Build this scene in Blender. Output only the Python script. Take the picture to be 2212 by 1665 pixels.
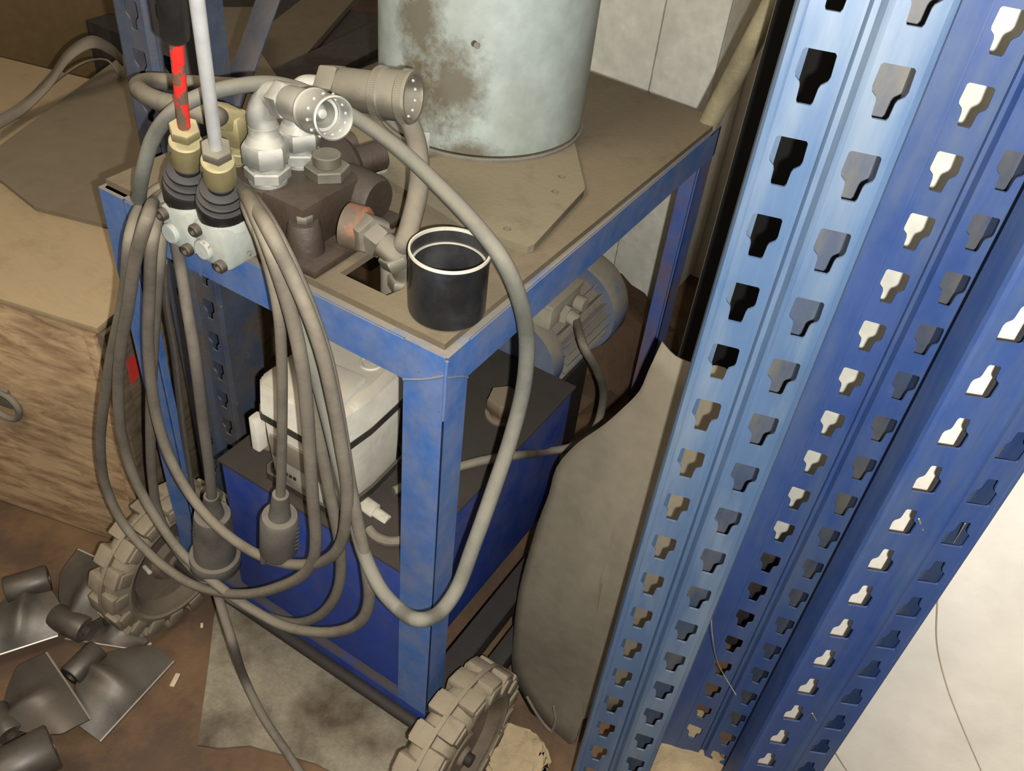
import bpy, bmesh, math, random
from mathutils import Vector, Matrix
from mathutils.geometry import tessellate_polygon
random.seed(4)
PI = math.pi
for o in list(bpy.data.objects): bpy.data.objects.remove(o)
col = bpy.context.scene.collection

# ------------------------------------------------------------------ camera
W_, H_ = 2212.0, 1665.0
F = 1957.28
R = ((0.5355, -0.8395, 0.0921), (-0.5168, -0.4120, -0.7505), (0.6679, 0.3543, -0.6545))   # right, down, forward
RT, DN, FW = [Vector(r).normalized() for r in R]
CAM = Vector((-0.700, -0.4635, 1.7249))
cd = bpy.data.cameras.new('camera'); cam = bpy.data.objects.new('camera', cd); col.objects.link(cam)
m = Matrix((RT, -DN, -FW)).transposed().to_4x4(); m.translation = CAM
cam.matrix_world = m
cd.sensor_width = 36; cd.lens = F / W_ * 36; cd.clip_start = 0.02
bpy.context.scene.camera = cam

def at(u, v, ax, val):
    """world point where the sight line of a photo pixel meets the plane x|y|z = val (or 'd': at that depth)"""
    d = RT * ((u - 1106) / F) + DN * ((v - 832) / F) + FW
    if ax == 'd': return CAM + d * val
    i = 'xyz'.index(ax)
    return CAM + d * ((val - CAM[i]) / d[i])
def onplane(u, v, p0, n):
    d = RT * ((u - 1106) / F) + DN * ((v - 832) / F) + FW
    return CAM + d * ((Vector(p0) - CAM).dot(Vector(n)) / d.dot(Vector(n)))
def cdir(r, d, f): return (RT * r + DN * d + FW * f).normalized()
def depth(p): return (Vector(p) - CAM).dot(FW)

# ------------------------------------------------------------------ light: the phone's flash next to the lens, dim room light, plus an added fill
sc = bpy.context.scene
sc.view_settings.view_transform = 'Standard'; sc.view_settings.look = 'None'
sc.view_settings.gamma = 1; sc.view_settings.use_curve_mapping = False
sc.view_settings.exposure = 0.0
w = bpy.data.worlds.new('dim_room'); sc.world = w; w.use_nodes = True
w.node_tree.nodes['Background'].inputs[0].default_value = (1.0, 0.90, 0.76, 1)
w.node_tree.nodes['Background'].inputs[1].default_value = 0.24
ld = bpy.data.lights.new('phone_flash', 'POINT'); ld.energy = 132; ld.shadow_soft_size = 0.006
ld.color = (1.0, 0.985, 0.95)
lo = bpy.data.objects.new('phone_flash', ld); col.objects.link(lo)
lo.location = CAM + RT * 0.032 + DN * 0.022
ad = bpy.data.lights.new('fill_light', 'AREA'); ad.energy = 34; ad.size = 0.9; ad.color = (1.0, 0.86, 0.68)  # unseen area fill, added to lift the background
ao = bpy.data.objects.new('fill_light', ad); col.objects.link(ao)
ao.location = (-0.9, 0.6, 3.0)
ao.rotation_euler = (Vector((0.3, 0.3, 0.5)) - ao.location).to_track_quat('-Z', 'Y').to_euler()

# ------------------------------------------------------------------ materials
def lin(c):
    return tuple(((x / 255) / 12.92 if x / 255 <= 0.04045 else ((x / 255 + 0.055) / 1.055) ** 2.4) for x in c) + (1,)
DUST = (120, 112, 95)
def mat(name, c, rough=0.6, metal=0.0, dust=0.0, dustc=DUST, c2=None, c2amt=0.5, c2scale=6, nscale=30, bump=0.1, spec=0.5, chips=None, chipt=0.68, stretch=None, dustup=1.0, c2lo=.45, c2hi=.65):
    M = bpy.data.materials.new(name); M.use_nodes = True
    nt = M.node_tree; N = nt.nodes; L = nt.links
    b = N['Principled BSDF']
    tc = N.new('ShaderNodeTexCoord'); mp = N.new('ShaderNodeMapping'); L.new(tc.outputs['Object'], mp.inputs['Vector'])
    if stretch: mp.inputs['Scale'].default_value = stretch
    def noise(s, det=5, r=0.6, mapped=True):
        n = N.new('ShaderNodeTexNoise'); n.inputs['Scale'].default_value = s; n.inputs['Detail'].default_value = det; n.inputs['Roughness'].default_value = r
        L.new(mp.outputs[0] if mapped else tc.outputs['Object'], n.inputs['Vector']); return n.outputs['Fac']
    def ramp(inp, a, bb):
        r = N.new('ShaderNodeMapRange'); r.inputs['From Min'].default_value = a; r.inputs['From Max'].default_value = bb
        L.new(inp, r.inputs['Value']); return r.outputs[0]
    def mix(f, a, bb):
        x = N.new('ShaderNodeMix'); x.data_type = 'RGBA'
        if isinstance(f, float): x.inputs[0].default_value = f
        else: L.new(f, x.inputs[0])
        for s, val in ((6, a), (7, bb)):
            if isinstance(val, tuple): x.inputs[s].default_value = val
            else: L.new(val, x.inputs[s])
        return x.outputs[2]
    def math_(op, a, bb):
        x = N.new('ShaderNodeMath'); x.operation = op; x.use_clamp = True
        for i, val in enumerate((a, bb)):
            if isinstance(val, (int, float)): x.inputs[i].default_value = val
            else: L.new(val, x.inputs[i])
        return x.outputs[0]
    base = lin(c)
    n1 = noise(c2scale)
    dark = tuple(x * 0.78 for x in base[:3]) + (1,)
    cur = mix(ramp(noise(nscale), 0.3, 0.7), dark, base)
    if c2: cur = mix(math_('MULTIPLY', ramp(n1, c2lo, c2hi), c2amt), cur, lin(c2))
    if chips: cur = mix(ramp(noise(45, 6, 0.7), chipt, chipt + 0.04), cur, lin(chips))
    r_in = rough; m_in = metal
    if dust > 0:
        g = N.new('ShaderNodeNewGeometry'); sp = N.new('ShaderNodeSeparateXYZ'); L.new(g.outputs['Normal'], sp.inputs[0])
        up = ramp(sp.outputs['Z'], -0.1, 0.85)
        up = math_('MULTIPLY', up, dustup)
        nd = ramp(noise(14, 6, 0.65, False), 0.30, 0.62)
        f = math_('MULTIPLY', math_('ADD', up, 0.25), nd)
        f = math_('MULTIPLY', math_('ADD', f, math_('MULTIPLY', up, 0.5)), dust)
        cur = mix(f, cur, lin(dustc))
        L.new(math_('ADD', rough, f), b.inputs['Roughness'])
        L.new(math_('SUBTRACT', metal, f), b.inputs['Metallic'])
    else:
        b.inputs['Roughness'].default_value = rough; b.inputs['Metallic'].default_value = metal
    b.inputs['Specular IOR Level'].default_value = spec
    L.new(cur, b.inputs['Base Color'])
    if bump:
        bn = N.new('ShaderNodeBump'); bn.inputs['Strength'].default_value = bump; bn.inputs['Distance'].default_value = 0.004
        L.new(noise(90, 4, 0.7), bn.inputs['Height']); L.new(bn.outputs[0], b.inputs['Normal'])
    return M
M = {}
M['blue'] = mat('cart_blue_paint', (30, 88, 156), 0.42, dust=0.95, c2=(50, 78, 118), c2amt=0.35, chips=(20, 30, 55), chipt=0.66, bump=0.08)
M['tankblue'] = mat('tank_blue_paint', (12, 56, 142), 0.4, dust=0.95, dustc=(62, 56, 50), c2=(16, 46, 108), c2amt=0.5, chips=(16, 24, 44), chipt=0.66, bump=0.08)
M['rusty'] = mat('rusty_blue', (40, 80, 150), 0.6, dust=0.4, c2=(98, 70, 50), c2amt=0.9, c2scale=4)
M['plate'] = mat('dusty_table_plate', (96, 84, 66), 0.9, dust=0.55, dustc=(122, 111, 90), c2=(72, 60, 47), c2amt=0.75, c2scale=3.5, bump=0.25, spec=0.2)
M['blackoil'] = mat('black_oily_steel', (32, 28, 25), 0.5, dust=0.25, dustc=(56, 47, 40), c2=(40, 31, 25), bump=0.2)
M['cast'] = mat('greasy_brown_casting', (56, 44, 35), 0.34, 0.1, dust=0.35, dustc=(80, 70, 58), c2=(38, 30, 25), c2amt=0.8, bump=0.3)
M['zinc'] = mat('bright_zinc', (182, 182, 174), 0.3, 0.8, dust=0.5, dustc=(158, 151, 134), bump=0.06)
M['steel'] = mat('dusty_steel', (128, 122, 108), 0.36, 0.75, dust=0.55, dustc=(112, 105, 90), bump=0.1)
M['brass'] = mat('yellow_zinc', (172, 160, 116), 0.35, 0.75, dust=0.45, dustc=(160, 148, 118), bump=0.06)
M['chrome'] = mat('plain_steel_rod', (186, 186, 184), 0.35, 0.35, dust=0.1, bump=0.03)
M['redrod'] = mat('worn_red_rod', (98, 76, 62), 0.6, 0.1, c2=(205, 34, 26), c2amt=1.0, c2scale=26, c2lo=.52, c2hi=.54, dust=0.1, bump=0.1)
M['rubberboot'] = mat('black_rubber_boot', (13, 13, 14), 0.38, dust=0.35, dustc=(84, 80, 76), bump=0.08)
M['valve'] = mat('grey_valve_casting', (158, 164, 158), 0.55, 0.1, dust=0.4, dustc=(140, 130, 112), chips=(82, 66, 46), chipt=0.62, c2=(120, 118, 106), c2amt=0.7, bump=0.15)
M['darkbolt'] = mat('dark_bolt', (62, 52, 44), 0.5, 0.5, dust=0.3, bump=0.1)
M['hose'] = mat('dusty_rubber_hose', (88, 81, 71), 0.75, dust=0.8, dustc=(120, 112, 97), c2=(66, 61, 55), c2amt=0.6, c2scale=20, bump=0.2, spec=0.25)
M['hosegrey'] = mat('grey_rubber_hose', (88, 89, 82), 0.6, dust=0.7, dustc=(118, 113, 100), c2=(72, 72, 66), c2amt=0.6, c2scale=20, bump=0.15, spec=0.3)
M['cord'] = mat('dark_cord', (70, 64, 58), 0.75, dust=0.6, dustc=(120, 110, 96), bump=0.15)
M['plug'] = mat('dusty_plug', (50, 47, 44), 0.65, dust=1.0, dustc=(100, 93, 82), c2=(66, 61, 55), c2amt=0.6, bump=0.25)
M['drum'] = mat('grey_green_drum_paint', (154, 163, 157), 0.42, 0.0, dust=0.1, c2=(116, 118, 106), c2amt=0.6, c2scale=3.2, chips=(70, 62, 50), chipt=0.72, bump=0.08)
M['slab'] = mat('dusty_steel_slab', (102, 93, 75), 0.85, 0.0, dust=0.8, dustc=(122, 113, 92), c2=(86, 76, 61), c2amt=0.6, bump=0.25, spec=0.25)
M['black'] = mat('black_enamel', (20, 22, 26), 0.3, dust=0.25, dustc=(110, 104, 92), c2=(54, 60, 66), c2amt=0.35, c2scale=16, bump=0.05)
M['rim'] = mat('bare_rim', (200, 194, 176), 0.5, 0.3, dust=0.2, bump=0.05)
M['white'] = mat('white_plastic', (214, 209, 195), 0.5, dust=0.8, dustc=(140, 131, 113), c2=(214, 206, 186), c2amt=0.5, bump=0.04)
M['strap'] = mat('black_strap', (24, 22, 20), 0.5, dust=0.3, bump=0.05)
M['greypl'] = mat('grey_window', (110, 102, 90), 0.5, dust=0.3, bump=0.05)
M['motor'] = mat('motor_blue_grey', (74, 92, 122), 0.5, dust=1.0, dustc=(122, 114, 98), c2=(40, 66, 120), c2amt=0.6, bump=0.1)
M['grey'] = mat('grey_cover', (150, 143, 124), 0.7, dust=0.6, bump=0.1)
M['tyre'] = mat('dusty_tyre', (100, 90, 75), 0.9, dust=0.7, dustc=(140, 128, 108), c2=(82, 72, 60), c2amt=0.5, bump=0.3, spec=0.2)
M['rimw'] = mat('rusty_wheel_rim', (98, 82, 66), 0.7, 0.1, dust=0.4, c2=(66, 50, 42), c2amt=0.8, bump=0.3)
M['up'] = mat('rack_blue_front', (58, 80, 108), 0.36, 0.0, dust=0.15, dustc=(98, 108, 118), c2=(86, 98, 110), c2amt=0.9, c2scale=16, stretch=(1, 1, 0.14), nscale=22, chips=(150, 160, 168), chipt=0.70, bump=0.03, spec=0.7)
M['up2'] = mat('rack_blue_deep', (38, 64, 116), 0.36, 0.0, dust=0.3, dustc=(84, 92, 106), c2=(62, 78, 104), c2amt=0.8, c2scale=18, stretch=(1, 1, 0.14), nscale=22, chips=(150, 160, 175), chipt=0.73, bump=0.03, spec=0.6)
M['up3'] = mat('rack_blue_dirty', (42, 60, 84), 0.5, 0.1, dust=0.5, dustc=(110, 98, 84), c2=(66, 60, 54), c2amt=0.95, c2scale=9, chips=(110, 96, 80), chipt=0.66, bump=0.15)
M['lip'] = mat('dusty_lip', (52, 64, 84), 0.5, dust=0.2, c2=(82, 78, 70), c2amt=.9, c2scale=20, stretch=(1, 1, .3), chips=(130, 130, 128), chipt=.70, bump=.1)
M['sheet'] = mat('dusty_rubber_sheet', (104, 97, 83), 0.9, dust=0.45, dustc=(118, 110, 94), c2=(88, 80, 68), c2amt=0.7, c2scale=4, bump=0.12, spec=0.2)
M['felt'] = mat('felt_pad', (138, 129, 110), 0.95, c2=(66, 54, 44), c2amt=0.85, c2scale=5, nscale=120, bump=0.6, spec=0.1)
M['floor'] = mat('dirty_brown_floor', (86, 67, 52), 0.7, c2=(112, 86, 58), c2amt=0.8, c2scale=4, chips=(150, 128, 98), chipt=0.70, nscale=16, bump=0.35, spec=0.3)
M['wall'] = mat('white_plaster', (226, 219, 205), 0.85, c2=(212, 204, 190), c2amt=0.5, nscale=8, bump=0.08, spec=0.2)
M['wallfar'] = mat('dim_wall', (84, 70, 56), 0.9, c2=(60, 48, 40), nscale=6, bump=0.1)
M['cab'] = mat('cream_cabinet', (232, 230, 216), 0.5, dust=0.15, c2=(198, 196, 182), c2amt=0.6, chips=(150, 145, 130), chipt=0.76, bump=0.02)
M['pipe'] = mat('worn_tube', (160, 150, 120), 0.5, 0.35, dust=0.3, c2=(90, 80, 62), c2amt=0.8, bump=0.25)
M['board'] = mat('brown_hardboard', (112, 99, 80), 0.85, dust=0.5, dustc=(120, 108, 88), c2=(94, 82, 66), c2amt=0.7, c2scale=3, bump=0.1, spec=0.2)
M['yellow'] = mat('yellow_carton', (104, 82, 44), 0.8, c2=(84, 66, 40), bump=0.1)
M['webbing'] = mat('grey_webbing', (116, 104, 90), 0.85, dust=0.4, bump=0.2)
M['shovel'] = mat('dark_forged_steel', (70, 65, 60), 0.34, 0.55, dust=0.15, c2=(104, 94, 82), c2amt=0.6, bump=0.06)
M['edge'] = mat('ground_edge', (200, 194, 180), 0.35, 0.7, bump=0.02)
M['stone'] = mat('sandy_stone', (176, 156, 122), 0.95, c2=(150, 128, 100), bump=0.6, spec=0.1)
M['dark'] = mat('dark_panel', (46, 40, 38), 0.6, dust=0.3, dustc=(80, 70, 60), c2=(70, 62, 56), stretch=(8, 8, 0.8), bump=0.1)
M['red'] = mat('red_marking', (196, 48, 40), 0.7, c2=(160, 44, 36), bump=0.05)
M['web'] = mat('cobweb_thread', (168, 152, 128), 0.9, bump=0)
M['dirt'] = mat('dirt_heap', (92, 74, 58), 0.95, c2=(70, 54, 44), bump=0.8, spec=0.1)
M['foil'] = mat('crumpled_foil', (210, 212, 212), 0.3, 0.8, bump=0.6)
M['weld'] = mat('weld_seam', (98, 94, 88), 0.6, 0.1, dust=0.5, bump=0.5)
M['flake'] = mat('paper_scrap', (196, 176, 146), 0.9, bump=0.1)

def wood(name, c1, c2, ax, sc_=1.0, rot=0):
    Mx = bpy.data.materials.new(name); Mx.use_nodes = True
    nt = Mx.node_tree; N = nt.nodes; L = nt.links; b = N['Principled BSDF']
    tc = N.new('ShaderNodeTexCoord'); mp = N.new('ShaderNodeMapping'); L.new(tc.outputs['Object'], mp.inputs[0])
    s = [34 * sc_] * 3; s[ax] = 1.1 * sc_; mp.inputs['Scale'].default_value = s
    mp.inputs['Rotation'].default_value = (rot, 0, 0)
    n = N.new('ShaderNodeTexNoise'); n.inputs['Scale'].default_value = 1.6; n.inputs['Detail'].default_value = 7; n.inputs['Roughness'].default_value = 0.65; n.inputs['Distortion'].default_value = 0.5
    L.new(mp.outputs[0], n.inputs['Vector'])
    n2 = N.new('ShaderNodeTexNoise'); n2.inputs['Scale'].default_value = 4; n2.inputs['Detail'].default_value = 3; L.new(tc.outputs['Object'], n2.inputs['Vector'])
    r = N.new('ShaderNodeValToRGB'); r.color_ramp.elements[0].position = 0.34; r.color_ramp.elements[1].position = 0.60
    r.color_ramp.elements[0].color = lin(c1); r.color_ramp.elements[1].color = lin(c2)
    L.new(n.outputs['Fac'], r.inputs[0])
    mx = N.new('ShaderNodeMix'); mx.data_type = 'RGBA'; mx.blend_type = 'MULTIPLY'; mx.inputs[0].default_value = 0.6
    r2 = N.new('ShaderNodeMapRange'); r2.inputs[1].default_value = 0.35; r2.inputs[2].default_value = 0.6; r2.inputs[3].default_value = 0.55; r2.inputs[4].default_value = 1.0
    L.new(n2.outputs['Fac'], r2.inputs[0]); L.new(r.outputs[0], mx.inputs[6]); L.new(r2.outputs[0], mx.inputs[7])
    L.new(mx.outputs[2], b.inputs['Base Color']); b.inputs['Roughness'].default_value = 0.75; b.inputs['Specular IOR Level'].default_value = 0.25
    bn = N.new('ShaderNodeBump'); bn.inputs['Strength'].default_value = 0.25; bn.inputs['Distance'].default_value = 0.003
    L.new(n.outputs['Fac'], bn.inputs['Height']); L.new(bn.outputs[0], b.inputs['Normal'])
    return Mx
M['ply'] = wood('weathered_plywood', (126, 100, 74), (180, 152, 116), 1, .8)
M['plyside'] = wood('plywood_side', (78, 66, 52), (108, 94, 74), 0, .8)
M['plytop'] = mat('dusty_plywood_top', (134, 116, 88), 0.85, dust=0.5, dustc=(172, 152, 118), c2=(138, 116, 86), c2amt=0.8, c2scale=3, stretch=(4, 1, 1), bump=0.12, spec=0.2)

# ------------------------------------------------------------------ mesh helpers
WLOC = {}
def thing(name, label, cat, loc=(0, 0, 0), group=None):
    o = bpy.data.objects.new(name, None); o.empty_display_size = 0.05; col.objects.link(o)
    o.location = loc; WLOC[o.name] = Vector(loc)
    o['label'] = label; o['category'] = cat
    if group: o['group'] = group
    return o
def obj(name, bm, material, parent=None, smooth=35, label=None, origin=None):
    """link a bmesh built in world coordinates as one object"""
    base = WLOC[parent.name] if parent else Vector((0, 0, 0))
    if origin is None:
        origin = base if parent else None
    if origin is None:
        co = [v.co for v in bm.verts]
        origin = Vector((sum(c.x for c in co) / len(co), sum(c.y for c in co) / len(co), min(c.z for c in co)))
    origin = Vector(origin)
    bmesh.ops.translate(bm, verts=bm.verts, vec=-origin)
    bmesh.ops.recalc_face_normals(bm, faces=bm.faces)
    me = bpy.data.meshes.new(name); bm.to_mesh(me); bm.free()
    me.materials.append(M[material] if isinstance(material, str) else material)
    if smooth:
        for p in me.polygons: p.use_smooth = True
        me.set_sharp_from_angle(angle=math.radians(smooth))
    o = bpy.data.objects.new(name, me); col.objects.link(o)
    o.location = origin - base; WLOC[o.name] = origin
    if parent: o.parent = parent
    if label: o['label'] = label
    return o
def tag(o, label, cat, group=None, kind=None):
    if label: o['label'] = label
    if cat: o['category'] = cat
    if group: o['group'] = group
    if kind: o['kind'] = kind
    return o
def frame(d, hint=None):
    d = Vector(d).normalized()
    h = Vector(hint) if hint is not None else Vector((0, 0, 1))
    if abs(d.dot(h.normalized())) > 0.98: h = Vector((1, 0, 0))
    a = (h - d * h.dot(d)).normalized(); b = d.cross(a)
    return d, a, b
def box(bm, lo, hi, bev=0.0, M4=None):
    r = bmesh.ops.create_cube(bm, size=1.0)
    vs = r['verts']
    for v in vs:
        v.co = Vector(((lo[i] + hi[i]) / 2 + v.co[i] * (hi[i] - lo[i]) for i in range(3)))
    es = list({e for v in vs for e in v.link_edges})
    if bev:
        q = bmesh.ops.bevel(bm, geom=es, offset=bev, segments=2, affect='EDGES', profile=0.6)
        vs = list({v for f in q['faces'] for v in f.verts} | {v for v in vs if v.is_valid})
    if M4 is not None:
        for v in vs: v.co = M4 @ v.co
    return bm
def obox(bm, c, ax, ay, az, sx, sy, sz, bev=0.0):
    """box centred at c with half-free oriented axes and full sizes"""
    ax, ay, az = [Vector(k).normalized() for k in (ax, ay, az)]
    m4 = Matrix((ax, ay, az)).transposed().to_4x4(); m4.translation = Vector(c)
    t = bmesh.new(); box(t, (-sx / 2, -sy / 2, -sz / 2), (sx / 2, sy / 2, sz / 2), bev)
    bmesh.ops.transform(t, matrix=m4, verts=t.verts); merge(bm, t); return bm
def merge(bm, t):
    me = bpy.data.meshes.new('tmp'); t.to_mesh(me); t.free(); bm.from_mesh(me); bpy.data.meshes.remove(me)
def lathe(bm, o, d, prof, seg=32, hint=None, phase=0.0):
    """revolve (s, r) profile about axis o + s*d; r = 0 closes"""
    o = Vector(o); d, a, b = frame(d, hint)
    rings = []
    for s, r in prof:
        if r <= 1e-6: rings.append([bm.verts.new(o + d * s)])
        else: rings.append([bm.verts.new(o + d * s + (a * math.cos(t) + b * math.sin(t)) * r) for t in [phase + 2 * PI * k / seg for k in range(seg)]])
    for A, B in zip(rings[:-1], rings[1:]):
        for k in range(seg):
            k2 = (k + 1) % seg
            if len(A) == 1 and len(B) == 1: continue
            if len(A) == 1: bm.faces.new((A[0], B[k], B[k2]))
            elif len(B) == 1: bm.faces.new((A[k], A[k2], B[0]))
            else: bm.faces.new((A[k], A[k2], B[k2], B[k]))
    return bm
def hexnut(bm, o, d, r, h, hint=None, phase=0.0):
    """bevelled hexagon, r across corners"""
    lathe(bm, o, d, [(0, 0), (0, r * .93), (h * .12, r), (h * .88, r), (h, r * .93), (h, 0)], 6, hint, phase)
def cyl(bm, o, d, r, h, seg=28, bev=0.0):
    b = bev or min(r, abs(h)) * 0.08
    lathe(bm, o, d, [(0, 0), (0, r - b), (b, r), (h - b, r), (h, r - b), (h, 0)], seg)
def smoothpath(pts, n=10):
    P = [Vector(p) for p in pts]; P = [P[0] * 2 - P[1]] + P + [P[-1] * 2 - P[-2]]
    out = []
    for i in range(1, len(P) - 2):
        p0, p1, p2, p3 = P[i - 1:i + 3]
        d1 = max((p1 - p0).length, 1e-6) ** .5; d2 = max((p2 - p1).length, 1e-6) ** .5; d3 = max((p3 - p2).length, 1e-6) ** .5
        t0, t1, t2, t3 = 0, d1, d1 + d2, d1 + d2 + d3
        for k in range(n):
            t = t1 + (t2 - t1) * k / n
            A1 = p0 * ((t1 - t) / (t1 - t0)) + p1 * ((t - t0) / (t1 - t0)); A2 = p1 * ((t2 - t) / (t2 - t1)) + p2 * ((t - t1) / (t2 - t1)); A3 = p2 * ((t3 - t) / (t3 - t2)) + p3 * ((t - t2) / (t3 - t2))
            B1 = A1 * ((t2 - t) / (t2 - t0)) + A2 * ((t - t0) / (t2 - t0)); B2 = A2 * ((t3 - t) / (t3 - t1)) + A3 * ((t - t1) / (t3 - t1))
            out.append(B1 * ((t2 - t) / (t2 - t1)) + B2 * ((t - t1) / (t2 - t1)))
    out.append(P[-2]); return out
def tube(bm, pts, r, seg=12, smooth=8, flat=None):
    P = smoothpath(pts, smooth) if smooth else [Vector(p) for p in pts]
    prev = None; rings = []
    for i, p in enumerate(P):
        t = (P[min(i + 1, len(P) - 1)] - P[max(i - 1, 0)])
        if t.length < 1e-9: t = Vector((0, 0, 1))
        t.normalize()
        if prev is None: _, a, b = frame(t)
        else:
            a = (prev - t * prev.dot(t)).normalized(); b = t.cross(a)
        prev = a
        rr = r(i / (len(P) - 1)) if callable(r) else r
        rings.append([bm.verts.new(p + a * math.cos(2 * PI * k / seg) * rr + b * math.sin(2 * PI * k / seg) * rr * (flat or 1)) for k in range(seg)])
    for A, B in zip(rings[:-1], rings[1:]):
        for k in range(seg): bm.faces.new((A[k], A[(k + 1) % seg], B[(k + 1) % seg], B[k]))
    bm.faces.new(rings[0][::-1]); bm.faces.new(rings[-1])
    return bm
def prism(bm, poly, vec, holes=()):
    """extrude a planar polygon (with holes) along vec"""
    vec = Vector(vec); loops = [[Vector(p) for p in poly]] + [[Vector(p) for p in h] for h in holes]
    flat = [p for l in loops for p in l]
    tris = tessellate_polygon(loops)
    A = [bm.verts.new(p) for p in flat]; B = [bm.verts.new(p + vec) for p in flat]
    for t in tris:
        try:
            bm.faces.new([A[i] for i in t]); bm.faces.new([B[i] for i in reversed(t)])
        except ValueError: pass
    k = 0
    for l in loops:
        n = len(l)
        for i in range(n):
            j = (i + 1) % n; bm.faces.new((A[k + i], A[k + j], B[k + j], B[k + i]))
        k += n
    return bm
def nb(): return bmesh.new()

# ------------------------------------------------------------------ setting
b = nb(); box(b, (-1.6, -1.6, -0.05), (4.0, 4.2, 0.0)); tag(obj('floor', b, 'floor', smooth=0), None, None, kind='structure')
b = nb(); box(b, (1.95, -1.6, 0), (2.05, 1.02, 2.6)); tag(obj('wall_back', b, 'wall', smooth=0), None, None, kind='structure')
b = nb(); box(b, (0.37, -1.6, 0), (1.95, -0.515, 2.6), 0.004); tag(obj('wall_right', b, 'wall', smooth=0), None, None, kind='structure')
b = nb(); box(b, (-1.6, 3.9, 0), (4.0, 4.0, 2.6)); tag(obj('wall_left', b, 'wallfar', smooth=0), None, None, kind='structure')

# ------------------------------------------------------------------ the blue cart
TH, CW, CL = 1.04, 0.617, 0.866
cart = thing('tool_cart', 'blue welded steel cart with a dusty table top and lugged rubber wheels', 'cart', (0, 0, 0))
b = nb()
hole = [(.046, .205), (.046, .127), (.070, .121), (.090, .128), (.113, .165), (.117, .205)]
ins = 0.012
prism(b, [(ins, ins, 1.030), (CL, ins * .3, 1.030), (CL + .035, CW - .01, 1.030), (ins, CW - .004, 1.030)], (0, 0, .010), [[(x, y, 1.030) for x, y in hole]])
obj('table_top', b, 'plate', cart, smooth=20)
def angle_rail(name, a, bb, up, inn, h, wd, t, mt='blue', z0=None):
    """L-section from a to bb; vertical flange height h hanging down, horizontal flange wd inwards"""
    a, bb = Vector(a), Vector(bb); inn = Vector(inn); b = nb(); L = bb - a
    prism(b, [a, a + Vector((0, 0, -h)), a + Vector((0, 0, -h)) + inn * t, a + Vector((0, 0, -t)) + inn * t, a + Vector((0, 0, -t)) + inn * wd, a + inn * wd], L)
    bmesh.ops.bevel(b, geom=[e for e in b.edges if e.calc_length() > L.length * .9], offset=0.0018, segments=2, affect='EDGES')
    return obj(name, b, mt, cart)
angle_rail('top_rail', (0, 0, 1.030), (0, CW, 1.030), 1, (1, 0, 0), 0.067, 0.05, 0.006)
angle_rail('top_rail', (0, 0, 1.0305), (CL, 0, 1.0305), 1, (0, 1, 0), 0.063, 0.05, 0.006)
angle_rail('top_rail', (CL + .03, CW, 1.030), (CL, 0, 1.030), 1, (-1, 0, 0), 0.06, 0.05, 0.006)
angle_rail('top_rail', (CL + .03, CW, 1.030), (0, CW, 1.030), 1, (0, -1, 0), 0.06, 0.05, 0.006)
def leg(x, y, sx, sy, z0, z1, wx, wy, mt='blue'):
    t = 0.006; b = nb()
    prism(b, [(x, y, z0), (x + sx * wx, y, z0), (x + sx * wx, y + sy * t, z0), (x + sx * t, y + sy * t, z0), (x + sx * t, y + sy * wy, z0), (x, y + sy * wy, z0)], (0, 0, z1 - z0))
    bmesh.ops.bevel(b, geom=[e for e in b.edges if e.calc_length() > .5], offset=0.002, segments=2, affect='EDGES')
    return obj('leg', b, mt, cart)
leg(-.0007, -.0007, 1, 1, .19, 1.0305, .052, .066)
leg(-.0007, CW + .0007, 1, -1, .17, 1.0305, .052, .055)
leg(CL - .001, .001, -1, 1, .16, 1.028, .055, .05, 'rusty')
leg(CL + .02, CW - .001, -1, -1, .16, 1.028, .055, .05)
# weld beads where the corner is mitred
b = nb()
tube(b, [(-.0006, .001, 1.004), (-.0006, .03, .983), (-.0006, .064, .964)], .0016, 8)
tube(b, [(-.001, -.001, 1.028), (-.002, -.001, 1.0), (-.0015, -.001, .96), (-.001, 0, .93)], .0024, 8)
tube(b, [(.001, -.0006, 1.0), (.03, -.0006, .983), (.05, -.0006, .968)], .0015, 8)
obj('weld_bead', b, 'blue', cart)
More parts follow.
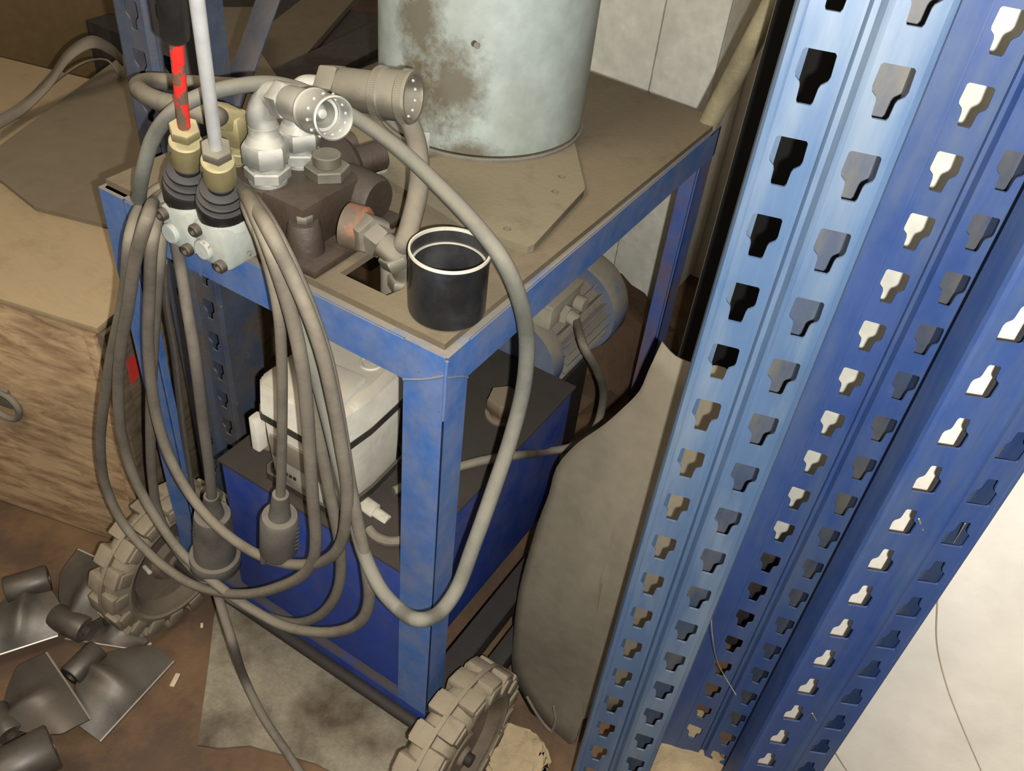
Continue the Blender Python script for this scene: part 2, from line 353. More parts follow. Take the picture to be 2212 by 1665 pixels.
# lower frame
def lrail(a, bb, inn, h, mt):
    return angle_rail('bottom_rail', a, bb, 1, inn, h, .045, .006, mt)
lrail((-.0012, 0.0, .200), (-.0012, CW, .200), (1, 0, 0), .05, 'tankblue')
lrail((0, -.004, .210), (CL, -.004, .210), (0, 1, 0), .045, 'blackoil')
lrail((CL, CW, .205), (0, CW, .205), (0, -1, 0), .045, 'blackoil')
b = nb(); box(b, (0.01, -.045, .10), (CL + .1, -.012, .150), .003); obj('under_bar', b, 'blackoil', cart)
b = nb(); cyl(b, (-.01, -.11, .167), (0, 1, 0), .012, CW + .21); obj('axle', b, 'blackoil', cart)
def wheel(cy, name='wheel'):
    c = Vector((-.01, cy, .167)); wd = .062; Rr = .158; hub_r = .112
    b = nb()
    prof = [(-wd / 2, hub_r), (-wd / 2 - .006, hub_r + .012), (-wd / 2 - .004, Rr - .022), (-wd / 2 + .006, Rr - .006), (-.012, Rr), (.012, Rr), (wd / 2 - .006, Rr - .006), (wd / 2 + .004, Rr - .022), (wd / 2 + .006, hub_r + .012), (wd / 2, hub_r), (wd / 2 - .012, hub_r - .004), (-wd / 2 + .012, hub_r - .004), (-wd / 2, hub_r)]
    lathe(b, c, (0, 1, 0), prof, 64)
    n = 17
    for s in (-1, 1):
        for k in range(n):
            th = 2 * PI * (k + (0 if s < 0 else .5)) / n
            er = Vector((math.cos(th), 0, math.sin(th))); et = Vector((-math.sin(th), 0, math.cos(th)))
            obox(b, c + er * (Rr - .001) + Vector((0, s * .0195, 0)), et, (0, 1, 0), er, .040, .033, .018, .005)
            obox(b, c + er * (Rr - .014) + Vector((0, s * .0345, 0)), et, (0, 1, 0), er, .032, .010, .028, .003)
    # narrow centre rib
    lathe(b, c, (0, 1, 0), [(-.004, Rr - .002), (-.004, Rr + .009), (.004, Rr + .009), (.004, Rr - .002)], 64)
    w_ = obj(name, b, 'tyre', cart, label='lugged rubber tyre caked in dust')
    b = nb()
    lathe(b, c, (0, 1, 0), [(-wd / 2, hub_r - .002), (-wd / 2 - .004, hub_r + .006), (-wd / 2 - .001, hub_r + .002), (-wd / 2 + .010, hub_r - .010), (-.012, hub_r - .016), (-.006, .05), (-.022, .042), (-.022, .02), (-.03, .018), (-.03, 0)], 48)
    lathe(b, c, (0, 1, 0), [(wd / 2, hub_r - .002), (wd / 2 - .012, hub_r - .010), (0.0, hub_r - .016), (0.004, .05), (.022, .042), (.022, 0)], 48)
    rr = obj('wheel_rim', b, 'rimw', cart)
    b = nb(); v0 = c + Vector((-.07, -.022, .055)); cyl(b, v0, (-.2, -1, .1), .0045, .022, 12); obj('valve_stem', b, 'rim', cart)
    return w_
wheel(.652); wheel(-.068)

# ------------------------------------------------------------------ oil tank standing in the cart
tank = thing('oil_tank', 'blue rectangular oil tank with a black greasy lid inside the cart frame', 'tank', (.28, .26, .21))
b = nb(); box(b, (.008, .068, .212), (.560, .460, .556), .006); obj('tank_body', b, 'tankblue', tank)
b = nb(); box(b, (.004, .064, .556), (.566, .464, .562), .002); obj('tank_lid', b, mat('greasy_tank_lid', (38, 33, 28), .75, dust=.7, dustc=(56, 49, 41), c2=(38, 32, 28), bump=.25), tank)
b = nb(); cyl(b, (.405, .135, .561), (0, 0, 1), .034, .006); cyl(b, (.405, .135, .567), (0, 0, 1), .026, .012); hexnut(b, (.405, .135, .577), (0, 0, 1), .033, .032, phase=.3)
obj('filler_cap', b, mat('greasy_filler_cap', (98, 78, 58), .35, .35, dust=.9, dustc=(116, 104, 84), bump=.15), tank, label='brown hexagonal filler cap')

# ------------------------------------------------------------------ electric motor behind the tank
mo = thing('electric_motor', 'dusty blue-grey finned electric motor mounted behind the oil tank', 'motor', (.75, .235, .21))
mc = Vector((.60, .215, .555)); MR = .085
b = nb(); lathe(b, mc, (1, 0, 0), [(-.03, 0), (-.03, MR * 1.12), (0, MR * 1.15), (.012, MR * 1.12), (.014, MR), (.21, MR), (.21, 0)], 48)
obj('motor_body', b, 'motor', mo)
b = nb()
for k in range(26):
    th = 2 * PI * k / 26
    if abs(th - PI / 2) < .42: continue
    er = Vector((0, math.cos(th), math.sin(th))); et = Vector((0, -math.sin(th), math.cos(th)))
    obox(b, mc + Vector((.112, 0, 0)) + er * (MR + .006), (1, 0, 0), et, er, .19, .0035, .022, 0)
obj('cooling_fins', b, 'motor', mo)
b = nb(); lathe(b, mc, (1, 0, 0), [(.20, MR), (.20, MR * 1.32), (.212, MR * 1.36), (.265, MR * 1.34), (.285, MR * 1.2), (.296, MR * .8), (.30, .03), (.30, 0)], 48)
obj('fan_cover', b, 'motor', mo)
b = nb(); obox(b, mc + Vector((.045, -.012, MR + .030)), (1, 0, 0), (0, 1, 0), (0, 0, 1), .12, .105, .050, .005)
obox(b, mc + Vector((.045, -.012, MR + .058)), (1, 0, 0), (0, 1, 0), (0, 0, 1), .126, .112, .012, .004)
obj('terminal_box', b, 'grey', mo)
gl = mc + Vector((.030, -.068, MR + .026))
b = nb(); cyl(b, gl + Vector((.05, 0, 0)), (0, -1, 0), .016, .022); hexnut(b, gl + Vector((.0, 0, 0)), (0, -1, 0), .020, .014); cyl(b, gl + Vector((0, -.012, 0)), (-.1, -1, -.2), .014, .022)
obj('cable_gland', b, 'grey', mo)
b = nb(); box(b, (.62, .135, .212), (.78, .295, .47), .004); obj('motor_foot', b, 'blackoil', mo)

# motor lead
g0 = gl + Vector((0, -.03, -.005))
lead = [g0, at(1262, 750, 'y', .045), at(1290, 800, 'y', .03), at(1303, 860, 'y', .03), at(1285, 925, 'y', .03), at(1240, 962, 'y', .04), at(1180, 975, 'y', .07), at(1100, 985, 'z', .60), at(1040, 995, 'z', .585), at(985, 1010, 'z', .575), at(900, 1040, 'z', .572), at(850, 1060, 'z', .572)]
b = nb(); tube(b, lead, .0085, 12); tag(obj('motor_cable', b, 'hose'), 'thin grey cable looping out of the motor terminal box and over the tank', 'cable')

# ------------------------------------------------------------------ white switch box strapped on the tank
wb = thing('switch_box', 'white plastic switch box tied with two black straps on the tank lid', 'box', (.11, .27, .563))
WO = Vector((.018, .205, .575))
def wq(x, y, z): return WO + Vector((x, y, z))
def loft(bm, rings):
    V = [[bm.verts.new(p) for p in r] for r in rings]; n = len(V[0])
    for A, B in zip(V[:-1], V[1:]):
        for k in range(n): bm.faces.new((A[k], A[(k + 1) % n], B[(k + 1) % n], B[k]))
    bm.faces.new(V[0][::-1]); bm.faces.new(V[-1])
def sect(z, ox, oy, x1, y1, c=.014):
    return [wq(ox + c, oy, z), wq(ox + .08, oy - .006, z), wq(x1 - c, oy - .002, z), wq(x1, oy + c, z), wq(x1, y1 - c, z), wq(x1 - c, y1, z), wq(ox + c, y1, z), wq(ox, y1 - c, z), wq(ox, oy + c, z)]
BX, BY = .17, .150
b = nb(); loft(b, [sect(-.012, .012, .010, BX - .01, BY - .01), sect(.0, .004, .004, BX, BY), sect(.155, -.004, -.002, BX + .004, BY + .004)])
bmesh.ops.bevel(b, geom=list(b.edges), offset=.003, segments=2, affect='EDGES'); obj('box_body', b, 'white', wb)
b = nb(); loft(b, [sect(.156, -.008, -.008, BX + .008, BY + .006), sect(.215, -.004, -.004, BX + .006, BY + .004), sect(.226, .010, .008, BX - .004, BY - .008)])
bmesh.ops.bevel(b, geom=list(b.edges), offset=.003, segments=2, affect='EDGES'); obj('box_lid', b, 'white', wb)
b = nb(); obox(b, wq(.045, .04, .231), (1, .1, 0), (-.1, 1, 0), (0, 0, 1), .085, .07, .018, .006); obj('raised_pad', b, 'white', wb)
for zz in (.146, .010):
    b = nb()
    a = sect(zz, -.009, -.009, BX + .009, BY + .007); c_ = sect(zz + .014, -.009, -.009, BX + .009, BY + .007)
    a2 = sect(zz, -.004, -.004, BX + .004, BY + .003); c2_ = sect(zz + .014, -.004, -.004, BX + .004, BY + .003)
    n = len(a); VV = [[b.verts.new(p) for p in r] for r in (a, c_, c2_, a2)]
    for i in range(4):
        A, B = VV[i], VV[(i + 1) % 4]
        for k in range(n): b.faces.new((A[k], A[(k + 1) % n], B[(k + 1) % n], B[k]))
    obj('strap', b, 'strap', wb, label='black strap around the box')
b = nb(); obox(b, wq(-.0015, .075, .095), (0, 1, 0), (0, 0, 1), (1, 0, 0), .112, .045, .010, .002); obj('window', b, 'greypl', wb, label='grey recessed window')
b = nb()
for k in range(4): obox(b, wq(.0018, .118 - k * .009, .035), (0, 1, 0), (0, 0, 1), (1, 0, 0), .005, .007, .003, 0)
obj('print_marks', b, 'black', wb, label='row of small dark printed marks')
b = nb(); obox(b, wq(-.010, .150, .115), (1, 0, 0), (0, 1, 0), (0, 0, 1), .02, .016, .07, .003); obj('side_clip', b, 'white', wb)
for px, py in ((.13, .035), (.10, .115)):
    b = nb(); lathe(b, wq(px, py, .2255), (0, 0, 1), [(0, .018), (.004, .018), (.0045, .015), (.002, .012), (.003, 0)], 24); obj('lid_screw', b, 'white', wb)
b = nb(); cyl(b, wq(.055, -.004, -.004), (0, -1, -.15), .013, .03); cyl(b, wq(.055, -.03, -.009), (0, -1, -.15), .009, .03); obj('cable_gland', b, 'white', wb)
# chip of board and pipe clip on the tank lid
b = nb(); obox(b, at(588, 945, 'z', .566), (.9, .3, 0), (-.3, .9, 0), (0, 0, 1), .06, .03, .006, .001); tag(obj('wood_chip', b, 'board', smooth=0), 'small brown chip of board on the tank lid left of the white box', 'wood chip')
b = nb(); p = at(850, 1125, 'z', .575)
tube(b, [p + Vector((.042 * math.cos(a), .042 * math.sin(a), 0)) for a in [math.radians(q) for q in range(150, 351, 20)]], .008, 10); tag(obj('pipe_clip', b, 'hose'), 'curved grey pipe clip on the tank lid below the white box', 'clip')

# ------------------------------------------------------------------ drum and its slab
def add_stain(mname, spots, colr, amt=.9, sc=16):
    nt = M[mname].node_tree; N = nt.nodes; L = nt.links; b = N['Principled BSDF']; src = b.inputs['Base Color'].links[0].from_socket
    tc = N.new('ShaderNodeTexCoord'); nz = N.new('ShaderNodeTexNoise'); nz.inputs['Scale'].default_value = sc; nz.inputs['Detail'].default_value = 6; nz.inputs['Roughness'].default_value = .75
    L.new(tc.outputs['Object'], nz.inputs['Vector'])
    for c, rad, sz in spots:
        mp = N.new('ShaderNodeMapping'); mp.vector_type = 'TEXTURE'; mp.inputs['Location'].default_value = c; mp.inputs['Scale'].default_value = (rad, rad, rad * sz)
        L.new(tc.outputs['Object'], mp.inputs[0]); ln = N.new('ShaderNodeVectorMath'); ln.operation = 'LENGTH'; L.new(mp.outputs[0], ln.inputs[0])
        ma = N.new('ShaderNodeMath'); ma.operation = 'MULTIPLY_ADD'; ma.inputs[1].default_value = 2.4; L.new(nz.outputs['Fac'], ma.inputs[0]); L.new(ln.outputs['Value'], ma.inputs[2])
        r_ = N.new('ShaderNodeMapRange'); r_.inputs[1].default_value = 2.35; r_.inputs[2].default_value = 1.55; r_.inputs[3].default_value = 0; r_.inputs[4].default_value = amt; L.new(ma.outputs[0], r_.inputs[0])
        mx = N.new('ShaderNodeMix'); mx.data_type = 'RGBA'; L.new(r_.outputs[0], mx.inputs[0]); L.new(src, mx.inputs[6]); mx.inputs[7].default_value = lin(colr); src = mx.outputs[2]
    L.new(src, b.inputs['Base Color'])
DC = Vector((.552, .325, 0)); DR = .174
b = nb(); pts = [(.246, .040), (.256, .036), (.440, .058), (.452, .064), (.585, .160), (.66, .18), (.70, .26), (.70, .46), (.60, .545), (.42, .545), (.30, .45), (.232, .150), (.230, .138)]
prism(b, [(x, y, 1.0405) for x, y in pts], (0, 0, .012), [[(x + .006 * math.cos(t), y + .006 * math.sin(t), 1.0405) for t in [2 * PI * k / 12 for k in range(12)]] for x, y in ((.404, .089), (.266, .087), (.452, .105))])
STEEL = 1
tag(obj('steel_slab', b, 'slab', smooth=25), 'many-cornered steel slab with drilled holes under the grey drum', 'plate')
dr = thing('metal_drum', 'large grey-green cylindrical metal drum with brown stains on the cart top', 'drum', (DC.x, DC.y, 1.0535))
b = nb(); o_ = Vector((DC.x, DC.y, 1.0535))
lathe(b, o_, (0, 0, 1), [(.0, 0), (0, DR - .016), (.003, DR - .006), (.008, DR - .001), (.02, DR), (.30, DR + .001), (.62, DR + .002), (.62, 0)], 96)
bmesh.ops.subdivide_edges(b, edges=[e for e in b.edges if abs(e.verts[0].co.z - e.verts[1].co.z) > .1], cuts=6)
obj('drum_shell', b, 'drum', dr)
def dloc(u, v):
    d_ = at(u, v, 'd', 1.0) - CAM; q = CAM - Vector((DC.x, DC.y, 0)); A_ = d_.x ** 2 + d_.y ** 2; B_ = q.x * d_.x + q.y * d_.y; C_ = q.x ** 2 + q.y ** 2 - DR ** 2
    p_ = CAM + d_ * ((-B_ - math.sqrt(max(B_ * B_ - A_ * C_, 0))) / A_); return tuple(p_ - Vector((DC.x, DC.y, 1.0535)))
add_stain('drum', [(dloc(905, 40), .045, 2.0), (dloc(970, 185), .06, 1.2), (dloc(905, 240), .05, 1.6), (dloc(1010, 335), .05, .5)], (84, 74, 56), .85)
b = nb(); tube(b, [Vector((DC.x + (DR + .0005) * math.cos(2 * PI * k / 48), DC.y + (DR + .0005) * math.sin(2 * PI * k / 48), 1.0545)) for k in range(49)], .0035, 6, 1); obj('weld_seam', b, 'weld', dr)
b = nb(); cyl(b, at(1031, 97, 'd', 1.16), (-1, -.4, 0), .004, .003); obj('dent_mark', b, 'weld', dr)

# ------------------------------------------------------------------ black filter canister
fc = thing('filter_canister', 'open black metal canister with a bare rim on the near table corner', 'canister')
cc = Vector((.070, .051, 1.0405)); WLOC[fc.name] = cc.copy(); fc.location = cc
b = nb(); r0 = .0490; h0 = .089
lathe(b, cc, (0, 0, 1), [(0, 0), (0, r0 - .006), (.002, r0 - .001), (.006, r0), (h0 - .014, r0), (h0 - .012, r0 + .001), (h0, r0 + .001), (h0, r0 - .001), (h0 - .012, r0 - .0025), (.02, r0 - .003), (.02, 0)], 64)
obj('canister_body', b, 'black', fc)
b = nb(); lathe(b, cc, (0, 0, 1), [(h0 - .002, r0 + .0015), (h0 + .001, r0 + .001), (h0 + .001, r0 - .0015), (h0 - .003, r0 - .0015)], 64)
lathe(b, cc, (0, 0, 1), [(h0 - .019, r0 - .002), (h0 - .018, r0 - .0055), (h0 - .020, r0 - .0055)], 64); obj('rim', b, 'rim', fc, label='bare metal rim')

# ------------------------------------------------------------------ casting (hydraulic pump block) with fittings
cs = thing('pump_casting', 'greasy brown cast pump block with threaded ports on the table top', 'pump', (.10, .33, 1.0405))
b = nb(); obox(b, (.105, .335, 1.047), (1, 0, 0), (0, 1, 0), (0, 0, 1), .185, .235, .012, .003)
obox(b, (.100, .340, 1.085), (1, 0, 0), (0, 1, 0), (0, 0, 1), .130, .175, .070, .014)
for x, y in ((.062, .337), (.124, .290), (.127, .341), (.074, .405)):
    lathe(b, (x, y, 1.05), (0, 0, 1), [(0, .036), (.055, .030), (.066, .028), (.069, .024), (.069, 0)], 28)
lathe(b, (.045, .262, 1.05), (0, 0, 1), [(0, .026), (.04, .022), (.046, .019), (.046, 0)], 24)
lathe(b, (.16, .25, 1.085), (0, -1, 0), [(-.04, .036), (.012, .034), (.018, .030), (.018, 0)], 28)
lathe(b, (.16, .34, 1.088), (1, -.1, 0), [(-.03, .055), (.035, .052), (.05, .04), (.058, 0)], 32)
obj('casting', b, 'cast', cs)
b = nb(); hexnut(b, (.045, .262, 1.096), (0, 0, 1), .012, .010); obj('bolt', b, 'steel', cs)
b = nb()
for a_, r_, l_ in (((.215, .330, 1.085), .022, .055), ((.20, .365, 1.10), .016, .05)):
    cyl(b, a_, (1, -.35, .05), r_, l_, 20)
obj('stub_shaft', b, 'cast', cs)
b = nb(); PR = at(768, 490, 'y', .215)
lathe(b, PR, (.25, -1, .0), [(-.022, .0), (-.012, .030), (.012, .030), (.016, .026), (.016, 0)], 32)
obj('port_ring', b, mat('rusty_ring', (92, 78, 64), .6, .2, dust=.2, c2=(168, 92, 52), c2amt=1, c2scale=18, bump=.2), cs, label='rusty orange-stained port ring')
# side fitting and elbow down into the hole
P1 = PR + Vector((.003, -.014, 0))
p2 = at(800, 505, 'd', depth(P1) - .01); p3 = at(850, 545, 'd', depth(P1) - .015); p4 = at(876, 590, 'd', depth(P1) + .01)
b = nb(); hexnut(b, P1, p2 - P1, .027, .028); hexnut(b, P1 + (p2 - P1) * 1.05, p3 - p2, .023, .022); tube(b, [p2, p3, p4, p4 + Vector((0, 0, -.06))], .017, 16); hexnut(b, p3, p4 - p3, .023, .018); hexnut(b, p4 + Vector((0, 0, -.004)), (0, 0, -1), .024, .02)
obj('elbow_fitting', b, 'steel', cs)

def port_stack(x, y, mt, h=.05, big=.030):
    b = nb(); z = 1.119
    cyl(b, (x, y, z), (0, 0, 1), big * .86, .006); hexnut(b, (x, y, z + .005), (0, 0, 1), big, .016, phase=.2)
    cyl(b, (x, y, z + .021), (0, 0, 1), big * .80, .005); hexnut(b, (x, y, z + .026), (0, 0, 1), big * 1.02, h * .6, phase=.5)
    lathe(b, (x, y, z + .026 + h * .6), (0, 0, 1), [(0, big * .82), (.008, big * .68), (.010, big * .64), (.022, big * .64), (.024, .0)], 28)
    return b, z + .026 + h * .6 + .02
# port under coupler A
bA, zA = port_stack(.062, .337, 'zinc'); obj('port_fitting', bA, 'zinc', cs, label='bright zinc port fitting')
bB, zB = port_stack(.127, .341, 'zinc', .04); obj('port_fitting', bB, 'zinc', cs)
b = nb(); hexnut(b, (.124, .290, 1.119), (0, 0, 1), .030, .016, phase=.3); cyl(b, (.124, .290, 1.135), (0, 0, 1), .019, .016); obj('port_plug', b, 'steel', cs)
# brass elbow
x, y = .074, .405
b = nb(); cyl(b, (x, y, 1.119), (0, 0, 1), .020, .006); hexnut(b, (x, y, 1.122), (0, 0, 1), .025, .016); cyl(b, (x, y, 1.138), (0, 0, 1), .017, .008)
obox(b, (x, y, 1.166), (1, .3, 0), (-.3, 1, 0), (0, 0, 1), .036, .036, .044, .008)
hd = (at(420, 240, 'd', 1.13) - Vector((x, y, 1.18))).normalized()
obox(b, Vector((x, y, 1.18)) + hd * .012, hd, (0, 0, 1) if abs(hd.z) < .9 else (1, 0, 0), hd.cross(Vector((0, 0, 1))), .045, .034, .034, .007)
obj('elbow_fitting', b, 'brass', cs, label='yellow plated elbow fitting')

def coupler(name, label, o, d, L, r, mt, sleeve, parentfix=None, group=None):
    t = thing(name, label, 'coupler', o, group)
    d = Vector(d).normalized()
    b = nb(); hexnut(b, o, d, r * .92, L * .20, phase=.2)
    lathe(b, o, d, [(L * .19, r * .72), (L * .22, r * .80), (L * .55, r * .80), (L * .62, r * .84), (L * .62, r * .70), (L * .2, r * .6)], 40)
    obj('coupler_body', b, mt, t)
    s0 = L * .60; b = nb()
    if sleeve == 'plain':
        prof = [(s0, r * .80), (s0 + .002, r * .96), (s0 + .006, r), (s0 + .008, r * .96), (s0 + .010, r * .94), (L - .006, r * .90), (L - .004, r * .95), (L, r * .95), (L + .001, r * .88), (L - .003, r * .78), (s0 + .010, r * .76), (s0, r * .76)]
    else:
        prof = [(s0, r * .80), (s0 + .001, r * 1.0), (s0 + .012, r * 1.0), (s0 + .014, r * .94), (L - .016, r * .94), (L - .014, r * 1.0), (L - .003, r * 1.0), (L, r * .96), (L, r * .84), (L - .004, r * .78), (s0 + .010, r * .76), (s0, r * .76)]
    lathe(b, o, d, prof, 48)
    if sleeve != 'plain':
        _, a_, c_ = frame(d)
        for s1, s2 in ((s0 + .002, s0 + .011), (L - .013, L - .004)):
            for k in range(72):
                th = 2 * PI * k / 72; er = a_ * math.cos(th) + c_ * math.sin(th)
                obox(b, Vector(o) + d * ((s1 + s2) / 2) + er * (r * 1.0), d, d.cross(er), er, s2 - s1, r * .05, .0012, 0)
    sl = obj('coupler_sleeve', b, mt, t)
    b = nb(); lathe(b, o, d, [(L * .35, 0), (L * .35, r * .75), (L * .80, r * .74), (L * .80, r * .60), (L * .60, r * .56), (L * .60, 0)], 40)
    lathe(b, o, d, [(L * .58, r * .5), (L * .74, r * .38), (L * .80, r * .20), (L * .81, 0)], 32)
    obj('inner_socket', b, mt, t)
    b = nb(); _, a_, c_ = frame(d)
    for k in range(12):
        th = 2 * PI * k / 12; er = a_ * math.cos(th) + c_ * math.sin(th)
        if sleeve == 'plain':
            p = Vector(o) + d * (L - .018) + er * (r * .915)
            bmesh.ops.create_icosphere(b, subdivisions=2, radius=r * .085, matrix=Matrix.Translation(p))
        p = Vector(o) + d * (L - .010) + er * (r * .77)
        bmesh.ops.create_icosphere(b, subdivisions=2, radius=r * .075, matrix=Matrix.Translation(p))
    obj('locking_balls', b, 'chrome', t)
    return t
# coupler A on its elbow
top = Vector((.062, .337, zA)); oA = at(607, 213, 'd', depth(top) - .035); mA = cdir(.62, .38, -.69)
LA = .134
cA = coupler('quick_coupler', 'bright zinc quick coupler on an elbow, its round mouth facing the viewer', oA, mA, LA, .0262, 'zinc', 'plain', group=None)
b = nb(); tube(b, [top - Vector((0, 0, .004)), top + Vector((0, 0, .02)), top * .3 + oA * .7 + Vector((0, 0, .012)) - mA * .008, oA + mA * .004], .0185, 20, 8); obj('elbow_pipe', b, 'zinc', cA)
# coupler B
top = Vector((.127, .341, zB)); oB = at(700, 186, 'd', depth(top) - .01); mB = cdir(.94, .20, -.27)
cB = coupler('quick_coupler', 'dull dusty quick coupler with knurled rings lying towards the drum', oB, mB, .128, .0335, 'steel', 'knurled', group=None)
b = nb(); tube(b, [top - Vector((0, 0, .002)), top + Vector((0, 0, .02)), at(655, 185, 'd', depth(top) - .01), oB + mB * .004], .013, 16, 8); obj('elbow_pipe', b, 'zinc', cB)
# small blue-grey lump and steel clips behind the casting
b = nb(); obox(b, at(790, 352, 'z', 1.065), (1, -.4, 0), (.4, 1, 0), (0, 0, 1), .06, .035, .04, .010); tag(obj('grey_bracket', b, 'valve'), 'small rounded grey bracket on the table behind the pump casting', 'bracket')
b = nb(); obox(b, at(921, 318, 'z', 1.07), (.5, -.8, 0), (.8, .5, 0), (0, 0, 1), .010, .004, .05, .001); tag(obj('steel_strip', b, 'zinc'), 'short shiny steel strip standing beside the drum base', 'strip')

# ------------------------------------------------------------------ two lever valve
vb = thing('lever_valve', 'grey two-section lever valve overhanging the left table edge', 'valve', (-.01, .38, 1.0405))
b = nb()
for y0 in (.308, .367):
    obox(b, (.008, y0 + .029, 1.070), (1, 0, 0), (0, 1, 0), (0, 0, 1), .110, .056, .057, .008)
    lathe(b, (-.012, y0 + .031, 1.092), (0, 0, 1), [(0, .034), (.008, .0335), (.012, .032), (.012, 0)], 32)
    lathe(b, (-.045, y0 + .040, 1.062), (-1, 0, 0), [(0, .0145), (.006, .014), (.008, .012), (.008, 0)], 24)
obox(b, (.075, .375, 1.064), (1, 0, 0), (0, 1, 0), (0, 0, 1), .04, .13, .045, .006)
obj('valve_body', b, 'valve', vb)
for y0 in (.308, .367):
    for dy, z in ((.010, 1.050), (.048, 1.088)):
        b = nb(); lathe(b, (-.047, y0 + dy, z), (-1, 0, 0), [(0, .0085), (.007, .0085), (.009, .007), (.009, .0045), (.004, .004), (.004, 0)], 20); obj('socket_bolt', b, 'darkbolt', vb)
def lever(px, py, pz, topuv, topd, rodmat, rodr, name, lab, knob, s=1.0):
    o = Vector((px, py, pz)); tp = at(topuv[0], topuv[1], 'd', topd); d = (tp - o).normalized(); L = (tp - o).length
    r0 = .033 * s
    b = nb(); prof = [(0, 0), (0, r0), (.024, r0 * 1.02), (.029, r0 * .96), (.031, r0 * .72), (.035, r0 * .70), (.037, r0 * .92), (.040, r0 * .91), (.042, r0 * .60), (.046, r0 * .58), (.048, r0 * .79), (.051, r0 * .78), (.054, r0 * .50), (.060, r0 * .52), (.060, 0)]
    lathe(b, o, d, prof, 40); obj('rubber_boot', b, 'rubberboot', vb, label='black ribbed rubber boot')
    b = nb(); lathe(b, o, d, [(.058, .012), (.064, .012), (.064, .0185), (.066, .0195), (.102, .0195), (.104, .018), (.104, 0)], 32)
    _, a_, c_ = frame(d); q = o + d * .085 + (-RT * .75 - FW * .66) * .0185
    obj('clevis', b, 'brass', vb)
    b = nb(); cyl(b, q, (-RT * .75 - FW * .66), .007, .002, 16); obj('cross_pin', b, 'darkbolt', vb)
    b = nb(); cyl(b, o + d * .103, d, .0095, .012, 20); hexnut(b, o + d * .112, d, .0185, .014); obj('lock_nut', b, 'brass' if rodmat == 'redrod' else 'steel', vb)
    b = nb(); cyl(b, o + d * .12, d, rodr, L - .12, 24); obj('lever_rod', b, rodmat, vb, label=lab)
    if knob:
        b = nb(); lathe(b, o, d, [(knob, 0), (knob, rodr * 1.4), (knob + .006, rodr * 2.0), (knob + .09, rodr * 2.3), (knob + .1, 0)], 28); obj('lever_grip', b, 'rubberboot', vb, label='black lever grip')
lever(-.012, .403, 1.103, (360, -120), .86, 'redrod', .0075, 'a', 'brown rod with flaking red paint', .255)
lever(-.012, .343, 1.103, (410, -120), .80, 'chrome', .0075, 'b', 'bare steel rod', None, 1.0)

# ------------------------------------------------------------------ hoses and cables
def run(pts, dflt):
    out = []
    for p in pts:
        if isinstance(p, Vector): out.append(p)
        elif len(p) == 2: out.append(at(p[0], p[1], *dflt))
        else: out.append(at(*p))
    return out
# big hose out of the yellow elbow, U-bend at the left
b = nb()
tube(b, run([Vector((.074, .405, 1.18)) + hd * .02, (455, 250, 'd', 1.12), (400, 232, 'd', 1.12), (345, 218, 'd', 1.14), (308, 200, 'd', 1.18), (300, 182, 'd', 1.24), (330, 174, 'd', 1.29), (400, 178, 'd', 1.32), (480, 182, 'd', 1.34), (560, 186, 'd', 1.36), (640, 190, 'd', 1.36)], None), lambda t: .0130 - .0025 * t, 16)
tag(obj('hydraulic_hose', b, 'hose'), 'thick dusty hose bending in a U behind the two levers', 'hose')
# hose from coupler region down to the hole
b = nb()
tube(b, run([(868, 235, 'd', 1.20), (893, 285, 'd', 1.20), (905, 345, 'd', 1.19), (903, 410, 'd', 1.175), (890, 470, 'd', 1.165), (872, 525, 'd', 1.16), Vector((.103, .166, 1.06)), Vector((.100, .164, 1.02)), Vector((.098, .163, .93))], None), .0135, 16)
tag(obj('hydraulic_hose', b, 'hose'), 'dusty hose dropping from behind the dull coupler into the table hole', 'hose')
# thick grey cable sweeping over the table and down past the corner
X = -.10
b = nb()
thick = run([(700, 880, 'x', -.085), (668, 770, 'x', -.075), (640, 660, 'x', -.07), (600, 540, 'x', -.062), (556, 450, 'd', 1.085), (515, 400, 'd', 1.10), (470, 385, 'd', 1.15)], None)
path = run([(300, 430, 'x', -.03), (309, 370, 'd', 1.15), (330, 300, 'd', 1.12), (372, 243, 'd', 1.085), (430, 208, 'd', 1.075), (510, 186, 'd', 1.09), (590, 180, 'd', 1.12), (660, 197, 'd', 1.15), (720, 228, 'd', 1.15), (790, 268, 'd', 1.14), (870, 328, 'd', 1.12), (950, 403, 'd', 1.10), (1025, 482, 'd', 1.08), (1085, 560, 'd', 1.07), (1122, 645, 'y', -.035), (1138, 740, 'y', -.04), (1130, 840, 'y', -.045), (1102, 950, 'y', -.05), (1065, 1060, 'y', -.055), (1022, 1180, 'y', -.06), (985, 1275, 'y', -.06), (950, 1322, 'y', -.06), (905, 1338, 'y', -.055), (862, 1315, 'x', -.10), (825, 1275, 'x', -.10), (790, 1205, 'x', -.09), (765, 1120, 'x', -.085), (738, 1020, 'x', -.08), (705, 890, 'x', -.075), (668, 750, 'x', -.07), (630, 630, 'x', -.065), (590, 530, 'x', -.055), (555, 455, 'x', -.02), (515, 405, 'x', .02), (450, 392, 'x', .02), (380, 405, 'x', 0), (325, 470, 'x', -.04)], None)
tube(b, path, lambda t: .0094 + .0018 * max(0, 1 - abs(t - .5) / .3), 14)
tag(obj('thick_cable', b, 'hosegrey'), 'thick grey cable arching over the table and hanging in front of the near leg', 'cable')
